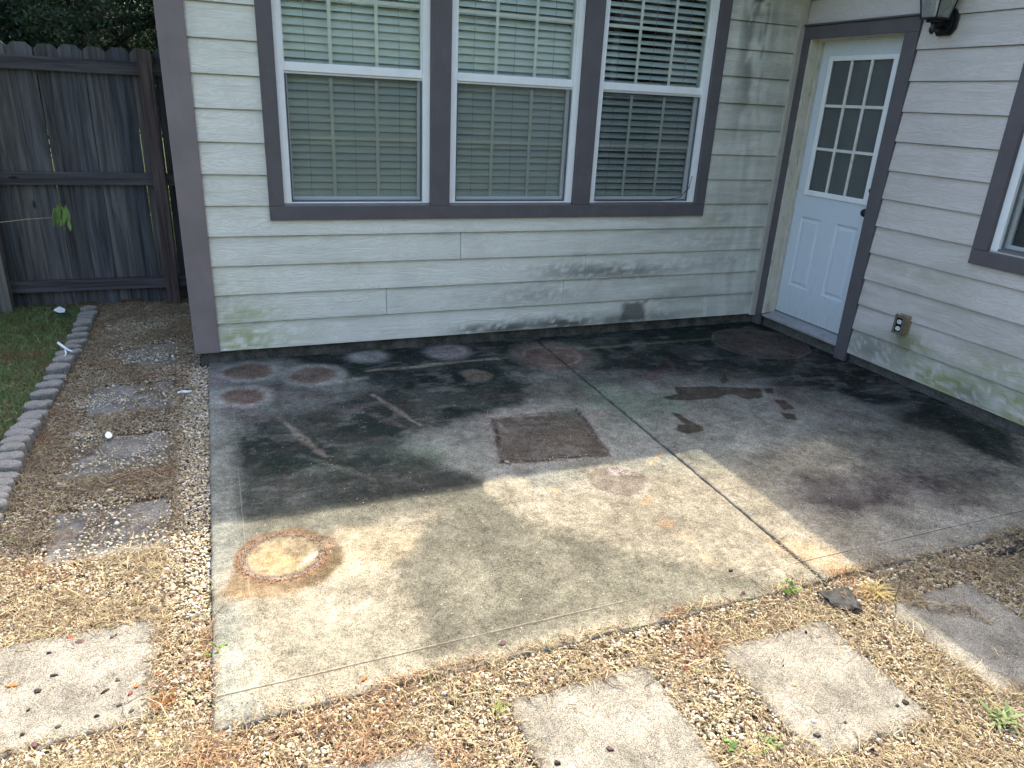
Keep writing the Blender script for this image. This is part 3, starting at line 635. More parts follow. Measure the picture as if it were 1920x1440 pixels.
_pc = {}
def paintcache(n, c):
    if n not in _pc: _pc[n] = paint(n, c, .6, .1)
    return _pc[n]
UP = math.radians
make_window(-3.703, -2.799, .889, UP(57)); make_window(-2.673, -1.781, .889, UP(55)); make_window(-1.650, -.767, .889, UP(33))
make_window(1.816, 2.80, .871, None, flipB=True, mun=False)
# ---- door
b = MB(); b.box(-.031, -.001, -.094, -.002, -.075, 2.048); b.box(-.031, -.001, -1.014, -.914, -.075, 2.048); b.box(-.031, -.001, -1.014, -.002, 2.049, 2.135); b.box(-.046, -.001, -1.02, .0, 2.136, 2.148)
b.build('door_casing', M_TRIM, house, bevel=.003)
b = MB(); b.box(-.018, .14, -.112, -.088, .02, 2.075); b.box(.055, .088, -.125, -.113, .03, 2.06); b.box(-.018, .14, -.935, -.9145, .02, 2.075); b.box(-.018, .14, -.9145, -.112, 2.0485, 2.075); b.box(.055, .088, -.9145, -.125, 2.037, 2.048)
b.build('door_jamb', M_JAMB, house, bevel=.0015)
b = MB(); b.prism([(-.028, .005), (.15, .03), (.15, .052), (.06, .045), (-.028, .022)], 1, -.9135, -.113)
b.build('threshold', M_SILL, house, bevel=.002)
# leaf with recessed panels and opening for glass: built from stiles and rails
LX0, LX1 = .092, .136; yl, yr = -.103, -.913; z0, z1 = .055, 2.043
gy0, gy1, gz0, gz1 = -.222, -.794, 1.0, 1.925
b = MB()
P = [(-.213, -.421), (-.567, -.772)]; pz0, pz1 = .285, .823
def bb(ya, yb, za, zb): b.box(LX0, LX1, min(ya, yb), max(ya, yb), za, zb)
bb(yl, P[0][0], z0, gz0); bb(P[0][1], P[1][0], z0, gz0); bb(P[1][1], yr, z0, gz0)
for p in P: bb(p[0], p[1], z0, pz0); bb(p[0], p[1], pz1, gz0)
bb(yl, gy0, gz0, z1); bb(gy1, yr, gz0, z1); bb(gy0, gy1, gz1, z1)
for ya, yb in P:      # moulded recess then raised field
    def rc(dx, i): return [(LX0 + dx, ya - i, pz0 + i), (LX0 + dx, yb + i, pz0 + i), (LX0 + dx, yb + i, pz1 - i), (LX0 + dx, ya - i, pz1 - i)]
    R_ = [rc(0, 0), rc(.008, .008), rc(.010, .020), rc(.002, .040)]; vs = sum(R_, [])
    fs = [(4 * a + i, 4 * a + (i + 1) % 4, 4 * a + 4 + (i + 1) % 4, 4 * a + 4 + i) for a in range(3) for i in range(4)] + [(12, 13, 14, 15)]
    b.add(vs, fs)
door = b.build('door', M_DOOR, house)
b = MB(); o = .022; g0y, g1y, g0z, g1z = -.205, -.811, .984, 1.943; i0y, i1y, i0z, i1z = -.243, -.771, 1.022, 1.910
for a in ((g0y, i0y, g0z, g1z), (i1y, g1y, g0z, g1z), (i0y, i1y, g0z, i0z), (i0y, i1y, i1z, g1z)):
    b.box(LX0 - .012, LX0 - .001, min(a[0], a[1]), max(a[0], a[1]), a[2], a[3])
b.build('glazing_frame', M_VINYL, door, bevel=.004)
b = MB()
for k in (1, 2):
    ym = i0y + (i1y - i0y) * k / 3; b.box(LX0 - .008, LX0 + .004, ym - .010, ym + .010, i0z, i1z)
    zm = i0z + (i1z - i0z) * k / 3; b.box(LX0 - .007, LX0 + .0035, i1y, i0y, zm - .010, zm + .010)
b.build('muntin_grid', M_JAMB if False else paint('muntin_paint', (.72, .74, .70), .5, .08, (.2, .2, .14), .6), door, bevel=.002)
b = MB(); b.box(LX0 + .006, LX0 + .009, i1y, i0y, i0z, i1z); b.build('pane', M_DGLASS, door)
def lathe(mb, c, ax, prof, n=20):
    # axis along -x ; prof list (dist, radius)
    vs = []; 
    for d, r in prof:
        for k in range(n):
            a = 2 * math.pi * k / n; vs.append((c[0] - d, c[1] + r * math.cos(a), c[2] + r * math.sin(a)))
    m_ = len(prof)
    fs = [(i * n + k, i * n + (k + 1) % n, (i + 1) * n + (k + 1) % n, (i + 1) * n + k) for i in range(m_ - 1) for k in range(n)] + [tuple(range(n)), tuple((m_ - 1) * n + k for k in range(n))]
    mb.add(vs, fs)
b = MB(); lathe(b, (LX0, -.845, .940), 0, [(0, .031), (.006, .031), (.010, .014), (.030, .012), (.038, .024), (.052, .028), (.064, .024), (.070, .010)]); b.build('knob', M_BLACK, door, smooth=True)
b = MB(); lathe(b, (LX0, -.853, 1.088), 0, [(0, .029), (.026, .029), (.032, .022), (.044, .020)]); b.box(LX0 - .03, LX0 - .02, -.858, -.848, 1.075, 1.101); b.build('deadbolt', M_BLACK, door)

# ------------------------------------------------------------------ wall lamp
lamp = thing('wall_lamp', 'black lantern wall lamp with clear glass panes above the top right of the door', 'wall lamp', (-.02, -1.19, 2.08))
b = MB(); cy, cz = -1.19, 2.085
oc = [(cy - .072, cz - .035), (cy - .045, cz - .07), (cy + .045, cz - .07), (cy + .072, cz - .035), (cy + .072, cz + .035), (cy + .045, cz + .07), (cy - .045, cz + .07), (cy - .072, cz + .035)]
b.prism(oc, 0, -.034, -.019); b.prism([(cy + (p - cy) * .75, cz + (q - cz) * .75) for p, q in oc], 0, -.046, -.034); b.build('backplate', M_BLACK, lamp, bevel=.003)
b = MB(); b.tube([(-.04, cy, 2.06), (-.08, cy, 2.045), (-.115, cy - .005, 2.05), (-.135, cy - .01, 2.075)], .011, 10); b.build('arm', M_BLACK, lamp, smooth=True)
lc = (-.137, -1.20); b = MB()
zb_, ztp = 2.100, 2.33; rb, rt = .052, .088
b.box(lc[0] - rb - .004, lc[0] + rb + .004, lc[1] - rb - .004, lc[1] + rb + .004, zb_ - .010, zb_)
b.box(lc[0] - .03, lc[0] + .03, lc[1] - .03, lc[1] + .03, zb_ - .024, zb_ - .011)
for sx in (-1, 1):
    for sy in (-1, 1): b.tube([(lc[0] + sx * rb, lc[1] + sy * rb, zb_), (lc[0] + sx * rt, lc[1] + sy * rt, ztp)], .0045, 6)
for s0, s1 in (((-1, -1), (1, -1)), ((1, -1), (1, 1)), ((1, 1), (-1, 1)), ((-1, 1), (-1, -1))):
    b.tube([(lc[0] + s0[0] * rt, lc[1] + s0[1] * rt, ztp), (lc[0] + s1[0] * rt, lc[1] + s1[1] * rt, ztp)], .008, 6)
b.build('lantern_frame', M_BLACK, lamp)
b = MB(); b.add([(lc[0] + s * rt * 1.15, lc[1] + t_ * rt * 1.15, ztp + .008) for s, t_ in ((-1, -1), (1, -1), (1, 1), (-1, 1))] + [(lc[0], lc[1], ztp + .1)], [(0, 1, 2, 3), (0, 1, 4), (1, 2, 4), (2, 3, 4), (3, 0, 4)]); b.build('lantern_roof', M_BLACK, lamp)
b = MB(); b.tube([(lc[0], lc[1], 2.015), (lc[0], lc[1], 2.03), (lc[0], lc[1], 2.045), (lc[0], lc[1], 2.06), (lc[0], lc[1], 2.078)], [.006, .017, .019, .012, .02], 12); b.build('finial', M_BLACK, lamp, smooth=True)
b = MB(); q = [(-1, -1), (1, -1), (1, 1), (-1, 1)]
b.add([(lc[0] + s * (rb - .003), lc[1] + t_ * (rb - .003), zb_) for s, t_ in q] + [(lc[0] + s * (rt - .003), lc[1] + t_ * (rt - .003), ztp) for s, t_ in q], [(0, 1, 5, 4), (1, 2, 6, 5), (2, 3, 7, 6), (3, 0, 4, 7)]); b.build('lamp_glass', M_LGLASS, lamp)
b = MB(); b.tube([(lc[0], lc[1], 2.10), (lc[0], lc[1], 2.20)], .011, 12); b.tube([(lc[0], lc[1], 2.20), (lc[0], lc[1], 2.22), (lc[0], lc[1], 2.26), (lc[0], lc[1], 2.29)], [.012, .022, .03, .012], 12); b.build('bulb', M_WHITEP, lamp, smooth=True)
# ------------------------------------------------------------------ outlet box
ob = thing('outlet_box', 'tan weatherproof outlet box with two white sockets on the wall right of the door', 'outlet box', (-.02, -1.407, .255))
b = MB(); xo = -.072; ya, yb, za, zb = -1.444, -1.370, .255, .376
b.box(xo + .012, -.004, ya + .002, yb - .002, za + .002, zb - .002); b.box(-.022, -.004, ya - .006, yb + .006, za - .004, zb + .004); b.build('box_body', M_TAN, ob, bevel=.004)
b = MB(); w_ = .014
b.box(xo, xo + .0118, ya, ya + w_, za, zb); b.box(xo, xo + .0118, yb - w_, yb, za, zb); b.box(xo, xo + .0118, ya + w_, yb - w_, za, za + w_); b.box(xo, xo + .0118, ya + w_, yb - w_, zb - w_, zb)
for yy_ in (ya + .01, yb - .016): b.box(xo - .004, xo + .01, yy_, yy_ + .008, zb, zb + .008)
b.build('cover_frame', M_OUTGREY, ob, bevel=.002)
b = MB(); b.box(xo + .0085, xo + .0115, ya + w_, yb - w_, za + w_, zb - w_); b.build('cover_plate', M_BLACK, ob)
for zc in (.291, .335):
    b = MB(); pts = [(-1.407 + .0165 * math.cos(a), zc + .0165 * math.sin(a) * (.85 if abs(math.sin(a)) > .8 else 1)) for a in np.linspace(0, 2 * math.pi, 16, endpoint=False)]
    b.prism(pts, 0, xo + .004, xo + .0084); s = b.build('socket', M_WHITEP, ob, bevel=.001)
    b = MB(); b.box(xo + .0034, xo + .0045, -1.414, -1.4115, zc - .001, zc + .008); b.box(xo + .0034, xo + .0045, -1.4025, -1.400, zc - .001, zc + .008); b.box(xo + .0034, xo + .0045, -1.4085, -1.4045, zc - .010, zc - .006); b.build('slot', M_BLACK, s)

# ------------------------------------------------------------------ fence
fence = thing('fence', 'dark weathered wooden privacy fence with dog-eared pickets left of the house', 'fence', (-4.5, 1.65, ZB))
def woodbox(V, F, C, U, x0, x1, y0, y1, z0, z1, tint, horiz=False, ears=0, tilt=0.):
    off = len(V); ro = random.random() * 30
    if ears: prof = [(x0, z0), (x1, z0), (x1, z1 - ears), (x1 - ears, z1), (x0 + ears, z1), (x0, z1 - ears)]
    else: prof = [(x0, z0), (x1, z0), (x1, z1), (x0, z1)]
    n = len(prof)
    for y in (y0, y1):
        for a, z in prof:
            V.append((a + tilt * (z - z0), y, z)); C.append(tint); U.append((z * 1. + ro, a + ro) if horiz else (a + ro, z + ro))
    F.append([off + i for i in range(n)]); F.append([off + n + i for i in range(n)][::-1])
    for i in range(n): F.append([off + i, off + n + i, off + n + (i + 1) % n, off + (i + 1) % n])
def woodmesh(name, boxes, parent):
    V, F, C, U = [], [], [], []
    for bx in boxes: woodbox(V, F, C, U, *bx[0], **bx[1])
    me = bpy.data.meshes.new(name); me.from_pydata(V, [], F)
    a = me.color_attributes.new('tint', 'FLOAT_COLOR', 'POINT'); a.data.foreach_set('color', np.array([(*c, 1) for c in C], np.float32).ravel())
    uv = me.uv_layers.new(name='UVMap')
    for l in me.loops: uv.data[l.index].uv = U[l.vertex_index]
    return link(name, me, M_WOOD, parent)
pk = []
xk = -5.161 - .1495 * 24
while xk < -3.9:
    g = random.uniform(.0022, .0045); br = random.uniform(.75, 1.2); wm = random.uniform(-.08, .15)
    t3 = (.100 * br * (1 + wm), .102 * br, .110 * br * (1 - wm))
    zt_ = 1.765 + (xk + 4.5) * .012 + random.uniform(-.006, .006)
    pk.append(((xk + g / 2, xk + .1495 - g / 2, 1.672 + random.uniform(0, .003), 1.688, ZB + .01 + random.uniform(0, .03), zt_, t3), dict(ears=.034, tilt=random.uniform(-.002, .002))))
    xk += .1495
woodmesh('picket_panel', pk, fence)
for z_, zh in ((1.585, .088), (.812, .09), (.02, .088)):
    t3 = (.085, .082, .09)
    def rl(x0, x1): 
        return ((x0, x1, 1.633, 1.671, z_, z_ + zh, t3), dict(horiz=True))
    r_ = woodmesh('rail', [rl(-8.6, -5.60), rl(-5.595, -4.20)], fence)
for xp in (-8.05, -5.655, -4.510):
    woodmesh('post', [((xp, xp + .089, 1.543, 1.632, ZB - .1, 1.755 - (.0 if xp > -5 else .01), (.088, .068, .068) if xp > -5 else (.17, .16, .15)), {})], fence)

# ------------------------------------------------------------------ stepping stones
def stone(name, label, x0, x1, y0, y1, mat, rot=0., zt=ZG, group='square concrete stepping stones', chip=.012):
    cx, cy = (x0 + x1) / 2, (y0 + y1) / 2; hx, hy = (x1 - x0) / 2, (y1 - y0) / 2
    n = 44; t = np.linspace(-1, 1, n); X, Y = np.meshgrid(t * hx, t * hy, indexing='ij')
    ed = np.minimum(hx - np.abs(X), hy - np.abs(Y)); nn = fbm(X + cx * 3, Y + cy * 3, 14, 4, 5)
    # irregular outline
    wob = (fbm(X + cx * 5, Y + cy * 5, 22, 3, 15) - .5) * chip * 2 * sst(.05, 0, ed)
    X2 = X + wob * np.sign(X) * (np.abs(X) / hx) ** 4; Y2 = Y + wob * np.sign(Y) * (np.abs(Y) / hy) ** 4
    Z = zt + (nn - .5) * .003 - .006 * sst(.012, 0, ed) - zt
    cr, sr = math.cos(rot), math.sin(rot)
    V = np.stack([X2 * cr - Y2 * sr, X2 * sr + Y2 * cr, Z], -1).reshape(-1, 3)
    rim = np.concatenate([np.arange(n), np.arange(1, n) * n + n - 1, (n - 1) * n + np.arange(n - 2, -1, -1), np.arange(n - 2, 0, -1) * n])
    lo = V[rim].copy(); lo[:, 2] -= .03; k = np.arange(len(rim)); base = len(V)
    F = np.concatenate([grid_faces(n, n), np.stack([rim[k], rim[(k + 1) % len(rim)], base + (k + 1) % len(rim), base + k], 1)])
    me = fastmesh(name, np.concatenate([V, lo]), F); o = link(name, me, mat, smooth=False); o.location = (cx, cy, zt)
    return tag(o, label, 'stepping stone', group)
STONES = [(-4.84, -4.382, -2.885, -2.43), (-3.425, -2.955, -3.60, -3.135), (-2.70, -2.245, -3.61, -3.145), (-1.980, -1.525, -3.62, -3.15), (-4.10, -3.66, -3.66, -3.20), (-1.21, -.755, -3.62, -3.17), (-4.84, -4.40, -.62, -.19), (-4.80, -4.40, .14, .56), (-4.84, -4.40, -1.34, -.90), (-4.80, -4.37, -2.0, -1.60)]
stone('stepping_stone', 'large pale sunlit stepping stone sprinkled with bark chips left of the patio', *STONES[0], M_PAVER, .01, ZG + .008)
stone('stepping_stone', 'square stepping stone cut off by the bottom edge, below the middle of the patio', *STONES[1], M_PAVER, .0, ZG + .004)
stone('stepping_stone', 'fully sunlit square stepping stone between the two others beyond the patio edge', *STONES[2], M_PAVER, .0, ZG + .006)
stone('stepping_stone', 'stepping stone at right, crossed by the shadow edge, with grass clippings on its far side', *STONES[3], M_PAVER, .0, ZG + .004)
stone('stepping_stone', 'stepping stone half buried in dry grass at the bottom edge near the patio corner', *STONES[4], M_PAVER, .02, ZG + .0)
stone('stepping_stone', 'shaded stepping stone at the right edge beside the black fabric', *STONES[5], M_PAVER, .0, ZG + .0)
stone('stepping_stone', 'grey stone buried in gravel and clippings halfway along the side path', *STONES[6], M_PAVOLD, .04, ZG - .004, chip=.03)
stone('stepping_stone', 'grey buried stone nearest the foot of the corner post on the side path', *STONES[7], M_PAVOLD, -.03, ZG - .004, chip=.03)
stone('stepping_stone', 'grey stone mostly under straw on the side path near the white bottle cap', *STONES[8], M_PAVOLD, .02, ZG - .008, chip=.03)
stone('stepping_stone', 'barely visible stone under straw just behind the shadow edge on the side path', *STONES[9], M_PAVOLD, .03, ZG - .010, chip=.03)
def in_stone(x, y, m=0.):
    r = np.zeros(x.shape, bool)
    for s in STONES[:6]: r |= (x > s[0] + m) & (x < s[1] - m) & (y > s[2] + m) & (y < s[3] - m)
    return r
def in_old(x, y):
    r = np.zeros(x.shape, bool)
    for s in STONES[6:]: r |= (x > s[0]) & (x < s[1]) & (y > s[2]) & (y < s[3])
    return r
# ------------------------------------------------------------------ edging
ORD = ['first', 'second', 'third', 'fourth', 'fifth', 'sixth', 'seventh', 'eighth', 'ninth', 'tenth', 'eleventh', 'twelfth', 'thirteenth', 'fourteenth', 'fifteenth', 'sixteenth', 'seventeenth', 'eighteenth', 'nineteenth', 'twentieth']
ye = 1.40; i = 0; edg = []
while ye > -1.75:
    wd = random.uniform(.036, .052); ln = random.uniform(.052, .064)
    xc = -5.045 + .015 * math.sin(ye * 2.2) + random.uniform(-.006, .006); zt_ = -.055 + random.uniform(-.022, .012) + .006 * math.sin(ye * 5)
    b = MB(); n = 18; pr = []
    for k in range(n):
        a = 2 * math.pi * k / n; ca, sa = math.cos(a), math.sin(a)
        pr.append((ln * np.sign(ca) * abs(ca) ** .95, wd * np.sign(sa) * abs(sa) ** .95))
    rings = [(1, -.10), (1, -.012), (.96, -.004), (.85, 0)]
    vs = [(p * s_ * (1 + random.uniform(-.015, .015)), q * s_, h + (random.uniform(-.001, .001))) for s_, h in rings for p, q in pr]
    fs = [(r * n + k, r * n + (k + 1) % n, (r + 1) * n + (k + 1) % n, (r + 1) * n + k) for r in range(3) for k in range(n)] + [tuple(3 * n + k for k in range(n))]
    b.add(vs, fs); o = b.build('edging_stone', M_EDGE); o.location = (xc, ye, zt_); o.rotation_euler = (random.uniform(-.05, .05), random.uniform(-.06, .06), random.uniform(-.2, .2))
    edg.append(o); ye -= wd * 1.72; i += 1
ne = len(edg)
for i, o in enumerate(edg):
    if i < 16: lb = 'rounded grey concrete edging stone, %s from the fence end of the row' % ORD[i]
    else: lb = 'rounded grey concrete edging stone, %s from the near left end of the row' % (ORD[ne - 1 - i] if ne - 1 - i < 20 else 'middle one')
    tag(o, lb, 'edging stone', 'concrete edging stones between lawn and gravel path')

# ------------------------------------------------------------------ gravel, straw and grass (stuff)
def inslab(x, y, m=0.): return (x > -4.22 + m) & (x < .03) & (y > -2.985 + m) & (y < .05)
def bare(x, y):
    """how bare of clippings the gravel is, 0..1"""
    n = fbm(x, y, 3.2, 4, 40)
    b_ = sst(-4.42, -4.30, x + (n - .5) * .12) * sst(.25, -.1, y) * (x < -4.2) * sst(-2.9, -1.2, y + (n - .5) * .6) + .5 * sst(-4.42, -4.30, x) * (x < -4.2) * (y < -1)
    b_ = b_ + np.exp(-((x + 4.72) / .2) ** 2 - ((y + .52) / .16) ** 2) + np.exp(-((x + 4.8) / .15) ** 2 - ((y + .85) / .1) ** 2) + .6 * np.exp(-((x + 4.62) / .3) ** 2 - ((y - .95) / .2) ** 2) + .5 * np.exp(-((x + 4.5) / .2) ** 2 - ((y - .2) / .3) ** 2)
    b_ = b_ + .55 * sst(.52, .66, n) * (y < -1.6)
    return np.clip(b_, 0, 1)
t_ = (1 + 5 ** .5) / 2
ICO = np.array([(-1, t_, 0), (1, t_, 0), (-1, -t_, 0), (1, -t_, 0), (0, -1, t_), (0, 1, t_), (0, -1, -t_), (0, 1, -t_), (t_, 0, -1), (t_, 0, 1), (-t_, 0, -1), (-t_, 0, 1)]) / math.hypot(1, t_)
IF = np.array([(0, 11, 5), (0, 5, 1), (0, 1, 7), (0, 7, 10), (0, 10, 11), (1, 5, 9), (5, 11, 4), (11, 10, 2), (10, 7, 6), (7, 1, 8), (3, 9, 4), (3, 4, 2), (3, 2, 6), (3, 6, 8), (3, 8, 9), (4, 9, 5), (2, 4, 11), (6, 2, 10), (8, 6, 7), (9, 8, 1)])
def scatter(n, x0, x1, y0, y1):
    return rs.uniform(x0, x1, n), rs.uniform(y0, y1, n)
xs, ys = [], []
for n, *bx in ((85000, -4.98, -4.215, -3.8, 1.6), (85000, -4.98, .2, -3.9, -2.97), (7000, -4.98, .2, -5.0, -3.9), (5000, -6.3, -4.9, -3.9, -1.3)):
    a, c = scatter(n, *bx); xs.append(a); ys.append(c)
x = np.concatenate(xs); y = np.concatenate(ys)
ok = ~inslab(x, y) & ~(in_stone(x, y, .004)) & ~((x > -4.27) & (y > 0)) & ~((x < -4.98) & (y > -1.3))
bb_ = bare(x, y); ok &= rs.rand(len(x)) < np.where(y < -1.9, .9, .5 + .5 * bb_)
ok &= ~(in_old(x, y) & (rs.rand(len(x)) > .07 + .25 * sst(.5, .62, fbm(x, y, 5, 3, 66))))
x = x[ok]; y = y[ok]; n = len(x)
sz = np.exp(rs.normal(math.log(.0039), .32, n)).clip(.0026, .0125)
sc = np.stack([sz * rs.uniform(.9, 1.5, n), sz * rs.uniform(.8, 1.1, n), sz * rs.uniform(.5, .8, n)], 1)
D = ICO[None] * (1 + rs.uniform(-.13, .13, (n, 12, 1))) * sc[:, None]
an = rs.uniform(0, 2 * math.pi, n); ca, sa = np.cos(an), np.sin(an); tl = rs.normal(0, .35, n); ct, st_ = np.cos(tl), np.sin(tl)
Dx = D[..., 0] * ct[:, None] - D[..., 2] * st_[:, None]; Dz = D[..., 0] * st_[:, None] + D[..., 2] * ct[:, None]
X = Dx * ca[:, None] - D[..., 1] * sa[:, None]; Y = Dx * sa[:, None] + D[..., 1] * ca[:, None]
zb0 = ZB + .004 + rs.uniform(0, .013, n) + .008 * (y > -3.06) * (y < -2.9) + np.where(in_old(x, y), .016, 0)
V = np.stack([X + x[:, None], Y + y[:, None], Dz + zb0[:, None]], -1).reshape(-1, 3)
F = (IF[None] + (np.arange(n) * 12)[:, None, None]).reshape(-1, 3)
PAL = np.array([(.60, .56, .46), (.52, .45, .31), (.42, .34, .21), (.44, .35, .2), (.28, .25, .20), (.14, .09, .07), (.60, .58, .55), (.20, .16, .13)])
pi_ = rs.choice(8, n, p=[.27, .27, .16, .07, .08, .04, .07, .04])
C = PAL[pi_] * rs.uniform(.8, 1.12, (n, 1)); C = np.repeat(C, 12, 0)
me = fastmesh('gravel', V, F, np.clip(C, 0, .85)); tag(link('gravel', me, M_PEB, smooth=True), kind='stuff', label='pale pea gravel around the patio and stones', cat='gravel')
def blades(name, x, y, z, ln, wd, head, elev, bend, C, mat, label, cat):
    """ribbons of two segments; head = heading, elev = start elevation"""
    n = len(x); dx, dy = np.cos(head), np.sin(head); px_, py_ = -dy, dx
    P0 = np.stack([x, y, z], 1); e1 = elev; d1 = np.stack([dx * np.cos(e1), dy * np.cos(e1), np.sin(e1)], 1)
    h2 = head + bend; e2 = elev - np.abs(bend) * .6 - .15; d2 = np.stack([np.cos(h2) * np.cos(e2), np.sin(h2) * np.cos(e2), np.sin(e2)], 1)
    P1 = P0 + d1 * ln[:, None] * .5; P2 = P1 + d2 * ln[:, None] * .5
    P2[:, 2] = np.maximum(P2[:, 2], z - .012)
    s = np.stack([px_, py_, rs.uniform(-.6, .6, n)], 1) * wd[:, None]
    V = np.stack([P0 - s, P0 + s, P1 - s * .9, P1 + s * .9, P2 - s * .25, P2 + s * .25], 1).reshape(-1, 3)
    o = (np.arange(n) * 6)[:, None]; F = np.concatenate([o + np.array([0, 1, 3, 2]), o + np.array([2, 3, 5, 4])])
    me = fastmesh(name, V, F, np.repeat(C, 6, 0)); ob = link(name, me, mat); tag(ob, kind='stuff', label=label, cat=cat); return ob
# dry clippings
xs, ys = [], []
for n, *bx in ((190000, -4.99, -4.21, -3.8, 1.62), (190000, -4.99, .2, -3.95, -2.96), (12000, -4.99, .2, -5, -3.9), (8000, -6.3, -4.95, -3.9, -1.2), (9000, -5.9, -5.02, -1.3, 1.62)):
    a, c = scatter(n, *bx); xs.append(a); ys.append(c)
x = np.concatenate(xs); y = np.concatenate(ys)
tuft = fbm(x, y, 7, 3, 90); dens = np.clip((1 - .93 * bare(x, y)) * (.45 + .9 * sst(.40, .60, tuft)), 0, 1)
ed = np.minimum(np.abs(x + 4.22) + 9 * (y > 0), np.abs(y + 2.985)); 
dens = dens * np.where(y < -1.9, .62, .62)
dens = np.where((y < -2.96) & (ed < .07), np.maximum(dens, .8 * sst(.38, .55, fbm(x, y, 4, 3, 91))), dens)
ok = (rs.rand(len(x)) < dens) & ~inslab(x, y, .006 + .035 * sst(.5, .6, fbm(x, y, 5, 3, 93)) * (y < -1.2)) & ~((x > -4.25) & (y > 0))
s_in = in_stone(x, y, .015); ok &= ~(s_in & (rs.rand(len(x)) > .012))
s4 = (x > -1.87) & (x < -1.55) & (y > -3.36) & (y < -3.15) & (np.abs((x + 1.87) * .9 + (y + 3.15)) < .045) & (rs.rand(len(x)) < sst(.38, .6, fbm(x, y, 18, 3, 94))); ok |= s4 & ~inslab(x, y)
ok &= ~(in_old(x, y) & (rs.rand(len(x)) > .16 + .5 * sst(.45, .6, fbm(x, y, 6, 3, 67))))
x = x[ok]; y = y[ok]; n = len(x)
ln = np.exp(rs.normal(math.log(.036), .45, n)).clip(.012, .13); wd = rs.uniform(.0006, .0013, n)
z = np.where(in_stone(x, y), ZG + .011, ZB + .012 + rs.uniform(0, .018, n)); z = np.where(in_old(x, y), ZG + .0, z); z = np.where(inslab(x, y), ZS + .003, z)
SP = np.array([(.39, .325, .20), (.28, .22, .14), (.16, .12, .08), (.11, .068, .042), (.27, .22, .15), (.50, .42, .25), (.17, .19, .06)])
leftm = (x < -4.2) & (y > -2.0)
ci = rs.choice(7, n, p=[.22, .20, .18, .14, .14, .09, .03]); ci2 = rs.choice(7, n, p=[.14, .18, .20, .17, .22, .06, .03]); ci = np.where(leftm, ci2, ci)
C = SP[ci] * rs.uniform(.7, 1.2, (n, 1)); rd = sst(.55, .7, fbm(x, y, 4, 3, 92))[:, None]; C = C * (1 - rd * np.array([.05, .22, .28]))
nl = 5200; xl_, yl_ = scatter(nl, -4.98, .2, -3.9, 1.6); kk = ((yl_ < -2.97) | (xl_ < -4.24)) & ~((xl_ > -4.27) & (yl_ > 0)) & ~in_stone(xl_, yl_) & ((rs.rand(nl) < .35) | (xl_ < -4.2) | (yl_ < -2.97)); xl_ = xl_[kk]; yl_ = yl_[kk]; nl = len(xl_)
x = np.concatenate([x, xl_]); y = np.concatenate([y, yl_]); z = np.concatenate([z, np.full(nl, ZG + .004)]); ln = np.concatenate([ln, rs.uniform(.06, .16, nl)]); wd = np.concatenate([wd, rs.uniform(.0009, .0017, nl)])
C = np.concatenate([C, np.array([.42, .34, .21]) * rs.uniform(.45, 1.2, (nl, 1))]); n = len(x)
blades('dry_grass', x, y, z, ln, wd, rs.uniform(0, 2 * math.pi, n), np.clip(rs.normal(.12, .22, n), -.1, 1.1), rs.normal(0, .7, n), C, M_STRAW, 'brown and straw-coloured dry grass clippings over the gravel', 'dry grass')
# green lawn
x, y = scatter(120000, -6.9, -5.08, -4.2, 1.64); dg = fbm(x, y, 2.2, 4, 50)
ok = rs.rand(len(x)) < sst(.25, .5, dg + .12) * np.where(y < -1.1, .25, 1); x = x[ok]; y = y[ok]; n = len(x)
C = np.array([.095, .17, .06]) * rs.uniform(.6, 1.6, (n, 1)) * np.array([1, 1, 1]); br = (rs.rand(n) < .26 + .5 * sst(.55, .7, fbm(x, y, 3, 3, 51)))[:, None]; C = np.where(br, np.array([.20, .15, .07]) * rs.uniform(.6, 1.2, (n, 1)), C)
blades('lawn_grass', x, y, np.full(n, ZB), rs.uniform(.03, .075, n), rs.uniform(.0010, .0022, n), rs.uniform(0, 6.28, n), rs.uniform(.3, 1.25, n), rs.normal(0, .8, n), C, M_LEAF, 'short green lawn behind the row of edging stones', 'grass')
# far lawn beyond the fence
x, y = scatter(22000, -12, -3.9, 1.75, 9); n = len(x); C = np.array([.06, .11, .02]) * rs.uniform(.6, 1.6, (n, 1))
blades('meadow_grass', x, y, np.full(n, ZB), rs.uniform(.08, .25, n), rs.uniform(.003, .007, n), rs.uniform(0, 6.28, n), rs.uniform(.6, 1.4, n), rs.normal(0, .6, n), C, M_LEAF, 'sunlit green growth glimpsed through the fence gaps', 'grass')

